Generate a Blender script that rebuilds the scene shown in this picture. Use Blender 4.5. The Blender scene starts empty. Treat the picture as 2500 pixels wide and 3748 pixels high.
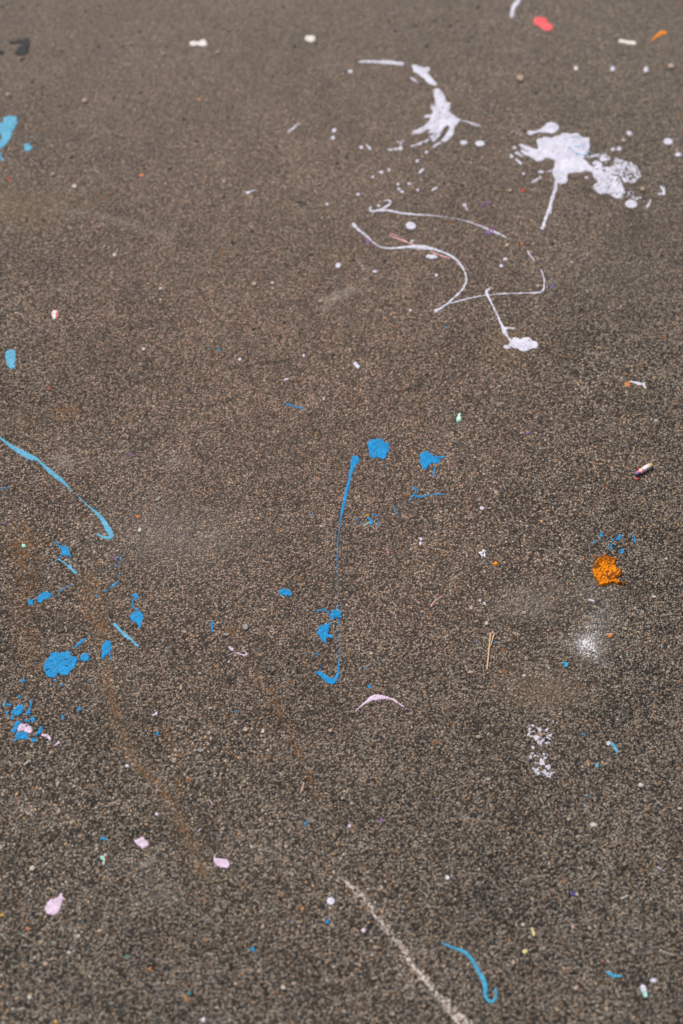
import bpy, bmesh, math
import numpy as np
from mathutils import Vector, Matrix

# ------------------------------------------------------------------ camera, light, exposure
S = bpy.context.scene
COL = S.collection
PW, PH = 2500.0, 3748.0                 # proportions of the photograph
CAM_H, PITCH, LENS = 1.5, math.radians(57.0), 65.0
cam_d = bpy.data.cameras.new('camera'); cam = bpy.data.objects.new('camera', cam_d); COL.objects.link(cam)
cam.location = (0, 0, CAM_H); cam.rotation_euler = (math.pi/2 - PITCH, 0, 0)
cam_d.sensor_fit = 'VERTICAL'; cam_d.sensor_height = 36; cam_d.lens = LENS
cam_d.clip_start = 0.05; cam_d.clip_end = 500
cam_d.dof.use_dof = True; cam_d.dof.focus_distance = 1.75; cam_d.dof.aperture_fstop = 3.4
S.camera = cam
W = bpy.data.worlds.new('World'); S.world = W; W.use_nodes = True
wn = W.node_tree; bg = wn.nodes['Background']; bg.inputs[1].default_value = 0.085
sky = wn.nodes.new('ShaderNodeTexSky'); sky.sky_type = 'NISHITA'; sky.sun_disc = False
SUN_EL, SUN_AZ = math.radians(48), math.radians(-32)      # azimuth from +Y
sky.sun_elevation = SUN_EL; sky.sun_rotation = SUN_AZ; sky.dust_density = 3.0; sky.air_density = 1.0
hs = wn.nodes.new('ShaderNodeHueSaturation'); hs.inputs['Saturation'].default_value = 0.22
wn.links.new(sky.outputs[0], hs.inputs['Color']); wn.links.new(hs.outputs[0], bg.inputs[0])
sd = bpy.data.lights.new('sun', 'SUN'); sd.energy = 2.0; sd.angle = math.radians(10); sd.color = (1, .965, .92)
sun = bpy.data.objects.new('sun', sd); COL.objects.link(sun)
dirv = Vector((math.sin(SUN_AZ)*math.cos(SUN_EL), math.cos(SUN_AZ)*math.cos(SUN_EL), math.sin(SUN_EL)))
sun.rotation_euler = dirv.to_track_quat('Z', 'Y').to_euler(); sun.location = dirv*5
S.view_settings.view_transform = 'Standard'; S.view_settings.look = 'None'
S.view_settings.gamma = 1; S.view_settings.exposure = 0.68
S.render.engine = 'CYCLES'

# ------------------------------------------------------------------ tracing onto the ground plane
TY = 18.0/LENS; TX = TY*PW/PH
cp, sp_ = math.cos(PITCH), math.sin(PITCH)
def ground(px, py):
    """photo pixel -> the point of the ground seen there (metres)"""
    a = (np.asarray(px, float)-PW/2)/(PW/2)*TX; b = (PH/2-np.asarray(py, float))/(PH/2)*TY
    dy = cp + b*sp_; dz = -sp_ + b*cp; t = -CAM_H/dz
    return a*t, dy*t
def pixel(x, y):
    """the reverse, to know which stain a ground vertex lies in"""
    dep = y*cp + CAM_H*sp_; u = y*sp_ - CAM_H*cp
    dep = np.maximum(dep, .2)
    return PW/2 + x/dep/TX*PW/2, PH/2 - u/dep/TY*PH/2
_tab = np.random.default_rng(11).random((512, 512))
def vnoise(x, y, cell, seed=0):
    x = np.asarray(x, float)/cell + seed*17.31 + 1000; y = np.asarray(y, float)/cell + seed*9.77 + 1000
    xi = np.floor(x).astype(int); yi = np.floor(y).astype(int); fx = x-xi; fy = y-yi
    fx = fx*fx*(3-2*fx); fy = fy*fy*(3-2*fy)
    g = lambda i, j: _tab[(xi+i) % 512, (yi+j) % 512]
    return (g(0,0)*(1-fx)+g(1,0)*fx)*(1-fy)+(g(0,1)*(1-fx)+g(1,1)*fx)*fy
def ground_h(x, y):
    near = np.clip(1.6 - np.abs(np.asarray(x)), 0, 1)
    return near*(0.0022*(vnoise(x, y, .09, 3)-.5) + 0.0011*(vnoise(x, y, .032, 5)-.5))

# ------------------------------------------------------------------ materials
def srgb(r, g, b):
    f = lambda c: (c/255/12.92) if c/255 <= .04045 else ((c/255+.055)/1.055)**2.4
    return (f(r), f(g), f(b), 1)
class NT:
    def __init__(s, name):
        s.m = bpy.data.materials.new(name); s.m.use_nodes = True; s.t = s.m.node_tree
        s.b = s.t.nodes['Principled BSDF']
    def n(s, typ, **kw):
        o = s.t.nodes.new(typ)
        for k, v in kw.items():
            if k[0] == '_': o.inputs[k[1:].replace('_', ' ')].default_value = v
            else: setattr(o, k, v)
        return o
    def l(s, a, b): s.t.links.new(a, b)
    def math(s, op, a, b=None, c=None, clamp=False):
        o = s.n('ShaderNodeMath', operation=op); o.use_clamp = clamp
        for i, v in enumerate((a, b, c)):
            if v is None: continue
            if isinstance(v, (int, float)): o.inputs[i].default_value = v
            else: s.l(v, o.inputs[i])
        return o.outputs[0]
    def mix(s, f, a, b, typ='MIX'):
        o = s.n('ShaderNodeMix', data_type='RGBA', blend_type=typ)
        for i, v in ((0, f), (6, a), (7, b)):
            if isinstance(v, (int, float)): o.inputs[i].default_value = v
            elif isinstance(v, tuple): o.inputs[i].default_value = v
            else: s.l(v, o.inputs[i])
        return o.outputs[2]
    def ramp(s, f, stops, interp='LINEAR'):
        o = s.n('ShaderNodeValToRGB'); r = o.color_ramp; r.interpolation = interp
        while len(r.elements) < len(stops): r.elements.new(.5)
        for e, (p, c) in zip(r.elements, stops):
            e.position = p; e.color = c if isinstance(c, tuple) else (c, c, c, 1)
        s.l(f, o.inputs[0]); return o.outputs[0]
    def noise(s, vec, scale, detail=2, rough=.5):
        o = s.n('ShaderNodeTexNoise', _Scale=scale, _Detail=detail, _Roughness=rough); s.l(vec, o.inputs['Vector']); return o
    def vor(s, vec, scale, feature='F1'):
        o = s.n('ShaderNodeTexVoronoi', feature=feature, _Scale=scale); s.l(vec, o.inputs['Vector']); return o
    def attr(s, name): return s.n('ShaderNodeAttribute', attribute_name=name).outputs['Fac']

def asphalt():
    q = NT('asphalt'); co = q.n('ShaderNodeTexCoord').outputs['Object']
    wob = q.noise(co, 480, 2)
    add = q.n('ShaderNodeVectorMath', operation='MULTIPLY_ADD'); q.l(wob.outputs['Color'], add.inputs[0])
    add.inputs[1].default_value = (.0011,)*3; q.l(co, add.inputs[2]); vec = add.outputs[0]
    v1 = q.vor(vec, 640); s1 = q.n('ShaderNodeSeparateColor'); q.l(v1.outputs['Color'], s1.inputs[0])
    v2 = q.vor(vec, 340); s2 = q.n('ShaderNodeSeparateColor'); q.l(v2.outputs['Color'], s2.inputs[0])
    big = q.math('MULTIPLY', q.math('GREATER_THAN', s2.outputs[2], .70), q.math('LESS_THAN', v2.outputs['Distance'], .42))
    def pick(a, b):
        o = q.n('ShaderNodeMix', data_type='FLOAT'); q.l(big, o.inputs[0]); q.l(a, o.inputs[2]); q.l(b, o.inputs[3]); return o.outputs[0]
    rnd = pick(s1.outputs[0], s2.outputs[0]); hue = pick(s1.outputs[1], s2.outputs[1])
    dist = pick(v1.outputs['Distance'], q.math('MULTIPLY', v2.outputs['Distance'], 1.1))
    # how much pale / dark aggregate lies where
    m1 = q.noise(co, 34, 5, .68).outputs['Fac']; m2 = q.noise(co, 11.0, 4, .6).outputs['Fac']
    m3 = q.noise(co, 330, 2, .6).outputs['Fac']
    shift = q.math('ADD', q.math('MULTIPLY', q.math('SUBTRACT', m3, .5), 1.1), q.math('ADD', q.math('MULTIPLY', q.math('SUBTRACT', m1, .5), .5), q.math('MULTIPLY', q.math('SUBTRACT', m2, .5), .5)))
    rnd = q.math('ADD', rnd, shift, clamp=True)
    stone = q.ramp(rnd, [(0, (.012,.011,.011,1)), (.22, (.034,.029,.026,1)), (.45, (.125,.099,.082,1)), (.62, (.285,.226,.187,1)), (.90, (.44,.358,.305,1)), (1, (.56,.475,.41,1))])
    tint = q.ramp(hue, [(0, (.82,.95,1.04,1)), (.18, (.93,.98,1.0,1)), (.5, (1,1,1,1)), (.8, (1.06,.98,.90,1)), (.90, (1.14,.94,.74,1)), (1, (1.35,.88,.48,1))])
    stone = q.mix(1.0, stone, tint, 'MULTIPLY')
    # binder between the grains
    edge = q.ramp(dist, [(.30, 0.0), (.62, 1.0)])
    col = q.mix(q.math('MULTIPLY', edge, .74), stone, (.030,.025,.022,1))
    # brown tone over the middle, cooler edges; light falloff put into the tint
    mottle = q.noise(co, 3.2, 4, .6).outputs['Fac']
    warm = q.math('ADD', q.attr('warm'), q.math('MULTIPLY', q.math('SUBTRACT', mottle, .5), .9), clamp=True)
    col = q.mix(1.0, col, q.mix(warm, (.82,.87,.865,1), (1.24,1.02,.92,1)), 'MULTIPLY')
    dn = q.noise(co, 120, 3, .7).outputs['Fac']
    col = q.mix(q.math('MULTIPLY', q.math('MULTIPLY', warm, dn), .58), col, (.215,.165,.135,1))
    col = q.mix(q.math('MULTIPLY', q.attr('toplight_tan'), q.math('MULTIPLY_ADD', dn, .5, .35), clamp=True), col, (.222,.188,.158,1))  # lighter top of the ground, sheen put into the colour, and tan patches
    # rust, ochre, powder, tar and the lump's painted shadow, read from the vertices
    rn = q.ramp(q.noise(co, 150, 3, .75).outputs['Fac'], [(.42, 0), (.60, 1)])
    col = q.mix(q.math('MULTIPLY', q.math('MULTIPLY', q.attr('rust'), rn), .75, clamp=True), col, (.26,.105,.024,1))
    col = q.mix(q.math('MULTIPLY', q.attr('ochre'), .5, clamp=True), col, (.24,.17,.09,1))
    # scattered rust grains and moss-dark grains everywhere
    sp1 = q.math('MULTIPLY', q.math('GREATER_THAN', q.vor(vec, 95).outputs['Color'], .0), 0)
    v3 = q.vor(vec, 120); s3 = q.n('ShaderNodeSeparateColor'); q.l(v3.outputs['Color'], s3.inputs[0])
    rs = q.math('MULTIPLY', q.math('GREATER_THAN', s3.outputs[0], .975), q.math('LESS_THAN', v3.outputs['Distance'], .3))
    col = q.mix(q.math('MULTIPLY', rs, q.math('MULTIPLY', rn, .75)), col, (.33,.135,.04,1))
    ds = q.math('MULTIPLY', q.math('GREATER_THAN', s3.outputs[1], .972), q.math('LESS_THAN', v3.outputs['Distance'], .3))
    col = q.mix(q.math('MULTIPLY', ds, .8), col, (.022,.022,.021,1))
    pn = q.ramp(q.noise(co, 420, 2, .6).outputs['Fac'], [(.35, 0), (.65, 1)])
    pf = q.math('MULTIPLY', q.attr('pale'), q.math('MULTIPLY_ADD', pn, .8, .25), clamp=True)
    col = q.mix(pf, col, (.46,.40,.36,1))
    col = q.mix(q.math('MULTIPLY', q.attr('powder'), q.math('MULTIPLY_ADD', pn, .7, .5), clamp=True), col, (.70,.68,.68,1))
    col = q.mix(q.math('MULTIPLY', q.attr('dark'), .8, clamp=True), col, (.026,.026,.026,1))
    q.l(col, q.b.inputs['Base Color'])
    q.b.inputs['Roughness'].default_value = .75; q.b.inputs['Specular IOR Level'].default_value = .14
    h = q.math('ADD', q.math('MULTIPLY', q.math('SUBTRACT', 1.0, dist), .9), q.math('MULTIPLY', rnd, .35))
    h = q.math('ADD', h, q.math('MULTIPLY', q.noise(co, 1500, 2, .6).outputs['Fac'], .3))
    bp = q.n('ShaderNodeBump', _Strength=1.0, _Distance=.0019); q.l(h, bp.inputs['Height'])
    q.l(bp.outputs[0], q.b.inputs['Normal'])
    return q.m

def grit_mat():
    q = NT('aggregate'); a = q.n('ShaderNodeAttribute', attribute_name='stone').outputs['Color']
    co = q.n('ShaderNodeTexCoord').outputs['Object']
    n = q.noise(co, 900, 3, .6).outputs['Fac']
    q.l(q.mix(1.0, a, q.ramp(n, [(.3, .6), (.7, 1.25)]), 'MULTIPLY'), q.b.inputs['Base Color'])
    q.b.inputs['Roughness'].default_value = .8; q.b.inputs['Specular IOR Level'].default_value = .15
    return q.m

def paint(name, c, rough=.55, var=.14, dirt=.0, bump=.7):
    q = NT(name); co = q.n('ShaderNodeTexCoord').outputs['Object']
    c = srgb(*c)
    n = q.noise(co, 260, 4, .65).outputs['Fac']
    lo = tuple(x*(1-var*1.6) for x in c[:3])+(1,); hi = tuple(min(.92, x*(1+var)) for x in c[:3])+(1,)
    col = q.ramp(n, [(.3, lo), (.7, hi)])
    w = q.noise(co, 55, 3, .6).outputs['Fac']
    col = q.mix(1.0, col, q.ramp(w, [(.32, .84), (.62, 1.06)]), 'MULTIPLY')
    fine = q.ramp(q.noise(co, 800, 2, .6).outputs['Fac'], [(.62, 0), (.74, 1)])
    col = q.mix(q.math('MULTIPLY', fine, .35), col, (.16,.135,.12,1))
    v = q.vor(co, 430)
    if dirt:
        s = q.n('ShaderNodeSeparateColor'); q.l(v.outputs['Color'], s.inputs[0])
        k = q.math('MULTIPLY', q.math('GREATER_THAN', s.outputs[0], 1-dirt), q.math('LESS_THAN', v.outputs['Distance'], .45))
        col = q.mix(q.math('MULTIPLY', k, .7), col, (.15,.125,.11,1))
    q.l(col, q.b.inputs['Base Color']); q.b.inputs['Roughness'].default_value = rough
    q.b.inputs['Specular IOR Level'].default_value = .16
    h = q.math('ADD', q.math('SUBTRACT', 1.0, v.outputs['Distance']), q.math('MULTIPLY', q.noise(co, 1100, 2).outputs['Fac'], .3))
    bp = q.n('ShaderNodeBump', _Strength=bump, _Distance=.0008); q.l(h, bp.inputs['Height']); q.l(bp.outputs[0], q.b.inputs['Normal'])
    return q.m

M = dict(
    chalk=paint('chalk powder', (214,211,212), dirt=.05, rough=.9),
    white=paint('white paint', (202,199,214), dirt=.03), whitethin=paint('thin white paint', (196,190,202), dirt=.25),
    warmwhite=paint('warm white paint', (222,212,208), dirt=.05),
    blue=paint('blue paint', (10,130,188), dirt=.05, var=.18), lblue=paint('light blue paint', (88,158,190), dirt=.05),
    tealblue=paint('greenish blue paint', (62,146,180), dirt=.05), paleblue=paint('pale blue tint', (150,180,215), dirt=.1),
    pink=paint('pale pink paint', (208,184,206), dirt=.03), coral=paint('coral paint', (240,92,96)),
    pinkline=paint('dusty pink paint', (222,168,172), dirt=.2), red=paint('red paint', (180,62,54)), orange=paint('orange paint', (200,118,58)),
    yellow=paint('yellow paint', (222,170,60)), cream=paint('cream paint', (212,196,138)), mint=paint('mint paint', (150,215,198)),
    teal=paint('teal paint', (40,125,125)), purple=paint('purple paint', (126,86,138), dirt=.25), violet=paint('violet paint', (92,82,146)),
    tar=paint('tar', (20,22,26), rough=.5), olive=paint('olive dirt', (78,70,54), dirt=.2),
    scuff=paint('pale scuffed mineral', (190,176,166), rough=.9, var=.25, dirt=.25), straw=paint('straw', (196,162,126), bump=.1),
    pebble=paint('beige pebble', (164,146,126), rough=.85, var=.2), greypebble=paint('grey pebble', (150,146,138), rough=.85, var=.2),
    pinkpebble=paint('pinkish pebble', (182,156,141), rough=.85, var=.2), brightorange=paint('bright orange paint',(236,134,10),dirt=.02), tan=paint('tan chip', (176,128,84), rough=.8),
    peach=paint('peach chip', (192,136,106), rough=.8), palestone=paint('white pebble', (196,188,178), rough=.8, var=.15))

# ------------------------------------------------------------------ asphalt sheet with its aggregate
def field_px(px, py, shapes, f):
    return f

def build_ground():
    xs = np.concatenate([[-80,-20,-6,-2,-1.1], np.arange(-.72, .7201, .003), [1.1,2,6,20,80]])
    ys = np.concatenate([[-80,-20,-6,-2,-.6], np.arange(.22, 2.15, .003), [2.6,4,8,25,90]])
    X, Y = np.meshgrid(xs, ys, indexing='ij'); nx, ny = X.shape
    Z = ground_h(X, Y); x = X.ravel(); y = Y.ravel()
    px, py = pixel(x, y)
    base = np.stack([x, y, Z.ravel()], 1); n0 = len(base)
    I, J = np.meshgrid(np.arange(nx-1), np.arange(ny-1), indexing='ij'); a = (I*ny+J).ravel()
    quads = np.stack([a, a+ny, a+ny+1, a+1], 1)
    rng = np.random.default_rng(5)
    # aggregate that stands proud of the binder
    N = 150000
    sx = rng.uniform(-.54, .54, N); sy = rng.uniform(.36, 1.88, N)
    r = rng.gamma(4, .00011, N) + .00026; r[rng.random(N) < .03] *= 2.0
    t = (1+5**.5)/2
    ico = np.array([(-1,t,0),(1,t,0),(-1,-t,0),(1,-t,0),(0,-1,t),(0,1,t),(0,-1,-t),(0,1,-t),(t,0,-1),(t,0,1),(-t,0,-1),(-t,0,1)])/math.sqrt(1+t*t)
    fc = np.array([(0,11,5),(0,5,1),(0,1,7),(0,7,10),(0,10,11),(1,5,9),(5,11,4),(11,10,2),(10,7,6),(7,1,8),(3,9,4),(3,4,2),(3,2,6),(3,6,8),(3,8,9),(4,9,5),(2,4,11),(6,2,10),(8,6,7),(9,8,1)])
    V = np.repeat(ico[None], N, 0)*(1+rng.uniform(-.28, .28, (N, 12, 1)))
    V = V*np.stack([rng.uniform(.8, 1.35, N), rng.uniform(.7, 1.1, N), rng.uniform(.45, .7, N)], 1)[:, None, :]
    A = rng.uniform(0, 6.28, N); ca, sa = np.cos(A)[:, None], np.sin(A)[:, None]
    vx = V[..., 0]*ca - V[..., 1]*sa; vy = V[..., 0]*sa + V[..., 1]*ca
    P = np.stack([vx*r[:, None]+sx[:, None], vy*r[:, None]+sy[:, None], V[..., 2]*r[:, None]+(ground_h(sx, sy)+.0002-np.maximum(0, r*.55-.0003))[:, None]], 2).reshape(-1, 3)
    F = (fc[None]+(np.arange(N)*12)[:, None, None]+n0).reshape(-1, 3)
    me = bpy.data.meshes.new('asphalt')
    allv = np.concatenate([base, P]); me.vertices.add(len(allv)); me.vertices.foreach_set('co', allv.ravel())
    lv = np.concatenate([quads.ravel(), F.ravel()]); me.loops.add(len(lv)); me.loops.foreach_set('vertex_index', lv)
    npol = len(quads)+len(F); me.polygons.add(npol)
    ls = np.concatenate([np.arange(len(quads))*4, len(quads)*4+np.arange(len(F))*3])
    me.polygons.foreach_set('loop_start', ls)
    me.polygons.foreach_set('material_index', np.concatenate([np.zeros(len(quads), int), np.ones(len(F), int)]))
    me.polygons.foreach_set('use_smooth', np.concatenate([np.ones(len(quads), bool), np.zeros(len(F), bool)]))
    me.update(calc_edges=True); me.validate()
    # stains, plus light and shade painted as ground tone
    def put(name, vals):
        at = me.attributes.new(name, 'FLOAT', 'POINT'); full = np.zeros(len(allv)); full[:n0] = vals; at.data.foreach_set('value', full.astype(np.float32))
    def ell(cx, cy, rx, ry, k=1): return k*np.exp(-(((px-cx)/rx)**2+((py-cy)/ry)**2))
    def line(pts, w, k=1):
        best = np.full(len(px), 1e9)
        for (ax, ay), (bx, by) in zip(pts[:-1], pts[1:]):
            dx, dy = bx-ax, by-ay; tt = np.clip(((px-ax)*dx+(py-ay)*dy)/(dx*dx+dy*dy), 0, 1)
            best = np.minimum(best, np.hypot(px-ax-tt*dx, py-ay-tt*dy))
        return k*np.exp(-(best/w)**2)
    wob = (vnoise(x, y, .02, 9)-.5)
    put('rust', np.clip(line([(345,2130),(385,2330),(400,2520),(430,2640),(500,2800),(590,2880),(640,2960),(690,3080),(745,3200)], 9, 2.6*vnoise(px, py, 30, 31)**1.2)
        + line([(900,2420),(1000,2560),(1090,2740),(1170,2930)], 10, 1.7*vnoise(px, py, 30, 33))
        + line([(60,1960),(110,2080),(70,2260),(120,2420)], 40, .5) + ell(250,1503,45,22,1) + ell(1865,1250,45,40,.55) + ell(90,1990,90,70,.35)
        + line([(600,2660),(650,2800),(660,2900)], 15, .6) + ell(845,2315,22,18,.8) + ell(480,1520,20,12,.5) + line([(320,2100),(300,2230),(395,2340)], 14, .55)
        + ell(200,1760,60,50,.2) + ell(1985,2540,110,60,.22) + ell(470,1540,20,10,.3) + ell(1200,1240,20,14,.5) + ell(940,2520,70,40,.15), 0, 1))
    put('ochre', np.clip(ell(60,760,170,70,.75)+ell(320,740,60,28,.4)+ell(1990,2520,140,80,.4)+ell(70,1550,100,60,.25)+ell(230,1690,60,30,.4)+ell(1240,940,60,30,.35)+ell(2280,1640,60,40,.1)
        + line([(345,2130),(430,2640),(690,3080),(760,3230)], 50, .25)+ell(1870,1260,90,70,.45)+ell(2330,1420,60,30,.4), 0, 1))
    put('dark', np.clip(line([(757,1489),(800,1478),(862,1460)], 5, .9)+line([(957,1326),(1000,1326),(1067,1318)], 5, .9)+line([(1020,1122),(1060,1112),(1095,1100)], 4, .6)
        + line([(1490,1425),(1530,1412),(1555,1393)], 5, .9)+ell(1885,1005,26,5,.95)+ell(1410,1060,22,10,.5)+ell(292,1213,8,6,.9)+ell(270,1286,6,5,.8)+ell(105,2110,22,16,.6)
        + ell(1092,2462,12,14,.9)+ell(300,3240,26,16,.5)+ell(85,3112,10,8,.9)+ell(770,3085,12,8,.9)+ell(2000,3640,30,20,.35)+ell(2260,2140,30,10,.5)  # last ellipse here: shadow under the orange lump, painted dark
        + line([(2085,2205),(2120,2208)], 6, .9)+ell(450,2650,26,18,.45)+ell(1700,2390,40,30,.25)+ell(2070,2125,26,30,.4)+ell(1735,2490,8,8,.9)+ell(1712,2488,6,5,.7)
        + line([(1865,1210),(1900,1190)], 5, .5)+ell(2260,1020,60,26,.3)+ell(2350,830,80,40,.28), 0, 1))
    put('pale', np.clip(ell(640,1690,40,22,.35)+ell(235,1690,38,26,.45)+line([(200,760),(380,790),(560,850),(620,880)], 10, .28)+line([(1190,1108),(1290,1062)], 16, .5)
        + ell(1960,2210,90,50,.16)+ell(530,1940,150,110,.16)+ell(920,3120,120,40,.1)+ell(700,1960,200,110,.12)+line([(520,3170),(560,3140)], 14, .5)+ell(2170,2150,90,40,.1)
        + ell(780,3745,60,30,.15)+ell(600,3280,80,40,.22), 0, 1))
    pw = vnoise(px, py, 16, 21)*.6+vnoise(px, py, 45, 22)*.4
    d2 = np.hypot((px-2165)/75, (py-2365)/72); d3 = np.hypot((px-2215)/55, (py-2260)/70)
    put('powder', np.clip(2.0*pw*(.26*np.exp(-d2**3)*0+.12*np.exp(-(d2*1.1)**3)+.07*np.exp(-d3**2)+.10*ell(2080,2350,50,36)+.14*ell(2170,2310,40,60)+.16*ell(2180,2380,36,46)+.42*ell(2146,2353,26,28)), 0, 1))
    put('toplight_tan', np.clip(.85*np.clip((1300-py)/1300, 0, 1)**1.2 + ell(2170,2150,110,60,.35)+ell(1930,2200,130,70,.4)+ell(1990,2520,120,70,.35)+ell(700,1960,220,110,.3)+ell(2250,1000,300,200,.2)+ell(500,1650,200,110,.15), 0, 1))  # top lightening painted as tone, then the tan patches
    w0 = .10 + .85*np.exp(-(((px-1050)/1150)**2+((py-1250)/1350)**2)**1.0) + .42*np.clip((1100-py)/1100, 0, 1)*np.clip(1.25-px/2500, 0, 1)  # brown middle; darker edges and bottom, lighter top left painted into the tint
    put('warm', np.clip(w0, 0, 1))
    pal = np.array([(.38,.325,.28),(.30,.255,.22),(.20,.17,.148),(.12,.108,.10),(.06,.058,.055),(.16,.165,.17),(.30,.22,.14),(.44,.39,.35),(.22,.195,.17)])
    pc = pal[rng.choice(len(pal), N, p=[.06,.13,.25,.17,.12,.09,.03,.02,.13])]*rng.uniform(.7, 1.1, (N, 1))*np.array([1.05,.98,.90])
    c4 = np.ones((len(allv), 4), np.float32); c4[n0:, :3] = np.repeat(pc, 12, 0)
    at = me.attributes.new('stone', 'FLOAT_COLOR', 'POINT'); at.data.foreach_set('color', c4.ravel())
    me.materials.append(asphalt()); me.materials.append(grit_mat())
    o = bpy.data.objects.new('asphalt_ground', me); COL.objects.link(o)
    o['kind'] = 'structure'; o['label'] = 'worn brown grey asphalt pavement of fine aggregate'; o['category'] = 'pavement'
build_ground()

# ------------------------------------------------------------------ paint shapes
class Frame:
    def __init__(s, x0, y0, w, t=1.0): s.x0, s.y0, s.k, s.t = x0, y0, w/1568.0, t
def chaikin(p, closed, it=2):
    p = [tuple(map(float, q)) for q in p]
    for _ in range(it):
        out = [] if closed else [p[0]]
        rng_ = range(len(p)) if closed else range(len(p)-1)
        for i in rng_:
            a, b = p[i], p[(i+1) % len(p)]
            q = .10 if closed else .25
            out.append(tuple((1-q)*u+q*v for u, v in zip(a, b))); out.append(tuple(q*u+(1-q)*v for u, v in zip(a, b)))
        if not closed: out.append(p[-1])
        p = out
    return p
def sdf_poly(X, Y, P):
    d = np.full(X.shape, 1e9); ins = np.zeros(X.shape, bool); n = len(P)
    for i in range(n):
        ax, ay = P[i]; bx, by = P[(i+1) % n]; dx, dy = bx-ax, by-ay
        t = np.clip(((X-ax)*dx+(Y-ay)*dy)/(dx*dx+dy*dy+1e-9), 0, 1)
        d = np.minimum(d, np.hypot(X-ax-t*dx, Y-ay-t*dy))
        if ay != by:
            c = ((ay > Y) != (by > Y)) & (X < (bx-ax)*(Y-ay)/(by-ay)+ax); ins ^= c
    return np.where(ins, d, -d)
def sdf_stroke(X, Y, P):
    d = np.full(X.shape, -1e9)
    for (ax, ay, aw), (bx, by, bw) in zip(P[:-1], P[1:]):
        dx, dy = bx-ax, by-ay; t = np.clip(((X-ax)*dx+(Y-ay)*dy)/(dx*dx+dy*dy+1e-9), 0, 1)
        d = np.maximum(d, (aw+(bw-aw)*t)/2-np.hypot(X-ax-t*dx, Y-ay-t*dy))
    return d
def to_px(fr, s):
    k = fr.k; kind = s[0]; opt = s[-1] if isinstance(s[-1], dict) else {}
    if kind == 'p': return 'p', chaikin([(fr.x0+x*k, fr.y0+y*k) for x, y in s[1]], True, 1), opt
    if kind == 's': return 's', chaikin([(fr.x0+x*k, fr.y0+y*k, w*k*(fr.t if w < 60 else (1+fr.t)/2)) for x, y, w in s[1]], False), opt
    if kind == 'c': t = (1+fr.t)/2; return 'c', (fr.x0+s[1]*k, fr.y0+s[2]*k, s[3]*k*t, (s[4] if len(s) > 4 and not isinstance(s[4], dict) else s[3])*k*t), opt
GRAIN = [1.0]
def field(X, Y, shapes, rough, wear, seed):
    n1 = vnoise(X, Y, 6.5, seed)-.5; n3 = vnoise(X, Y, 15, seed+5)-.5; n2 = vnoise(X, Y, 3.2, seed+3)-.5; gs = GRAIN[0]; g = vnoise(X, Y, 7.5*gs, seed+7)*.6+vnoise(X, Y, 4.0*gs, seed+8)*.4
    F = np.full(X.shape, -1e9)
    for kind, P, opt in shapes:
        if kind == 'p': d = sdf_poly(X, Y, P)
        elif kind == 's': d = sdf_stroke(X, Y, P)
        else:
            cx, cy, rx, ry = P; d = (1-np.hypot((X-cx)/rx, (Y-cy)/ry))*min(rx, ry)
        r = opt.get('rough', rough); w = opt.get('wear', wear)
        d = d + r*(n1*2.3+n2*1.8+(n3*1.8 if kind == 'p' else 0))
        if w > 0: d = np.minimum(d, (1-w*.62-.14-g)*16)
        if opt.get('cut'): F = np.minimum(F, -d)
        else: F = np.maximum(F, d)
    return F
def mesh_from(shapes, rough, wear, seed, cell, thick, extra=None, cover=0.0):
    lo = [1e9, 1e9]; hi = [-1e9, -1e9]
    for kind, P, opt in shapes:
        if kind == 'c': b = (P[0]-P[2], P[1]-P[3], P[0]+P[2], P[1]+P[3])
        else:
            m = max(q[2] for q in P)/2 if kind == 's' else 0
            b = (min(q[0] for q in P)-m, min(q[1] for q in P)-m, max(q[0] for q in P)+m, max(q[1] for q in P)+m)
        lo = [min(lo[0], b[0]), min(lo[1], b[1])]; hi = [max(hi[0], b[2]), max(hi[1], b[3])]
    pad = rough*1.5+cell*2
    xs = np.arange(lo[0]-pad, hi[0]+pad+cell, cell); ys = np.arange(lo[1]-pad, hi[1]+pad+cell, cell)
    X, Y = np.meshgrid(xs, ys, indexing='ij'); F = field(X, Y, shapes, rough, wear, seed)
    F[0, :] = F[-1, :] = -1; F[:, 0] = F[:, -1] = -1
    GX, GY = ground(X, Y); H = ground_h(GX, GY)
    D = np.clip(F, 0, None)
    Z = H + cover + .00018 + thick*(1-np.exp(-D/2.4)) + thick*.25*(vnoise(X, Y, 9, seed+2)-.5)*np.clip(D/3, 0, 1)
    if extra is not None: Z = Z + extra(X, Y, D)
    pos = F > 0; any_ = pos[:-1, :-1] | pos[1:, :-1] | pos[1:, 1:] | pos[:-1, 1:]
    vid = {}; verts = []; faces = []
    def node(i, j):
        k = (i, j)
        if k not in vid: vid[k] = len(verts); verts.append((GX[i, j], GY[i, j], Z[i, j]))
        return vid[k]
    def edge(i, j, a, b):
        k = (i, j, a, b) if (i, j) < (a, b) else (a, b, i, j)
        if k not in vid:
            i, j, a, b = k; f0, f1 = F[i, j], F[a, b]; t = f0/(f0-f1)
            vid[k] = len(verts)
            verts.append((GX[i, j]*(1-t)+GX[a, b]*t, GY[i, j]*(1-t)+GY[a, b]*t, H[i, j]+cover-.00025))
        return vid[k]
    for i, j in zip(*np.nonzero(any_)):
        cs = ((i, j), (i+1, j), (i+1, j+1), (i, j+1)); poly = []
        for q in range(4):
            a = cs[q]; b = cs[(q+1) % 4]
            if pos[a]: poly.append(node(*a))
            if pos[a] != pos[b]: poly.append(edge(a[0], a[1], b[0], b[1]))
        if len(poly) > 2: faces.append(poly[::-1])
    return verts, faces
_seed = [0]
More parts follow.
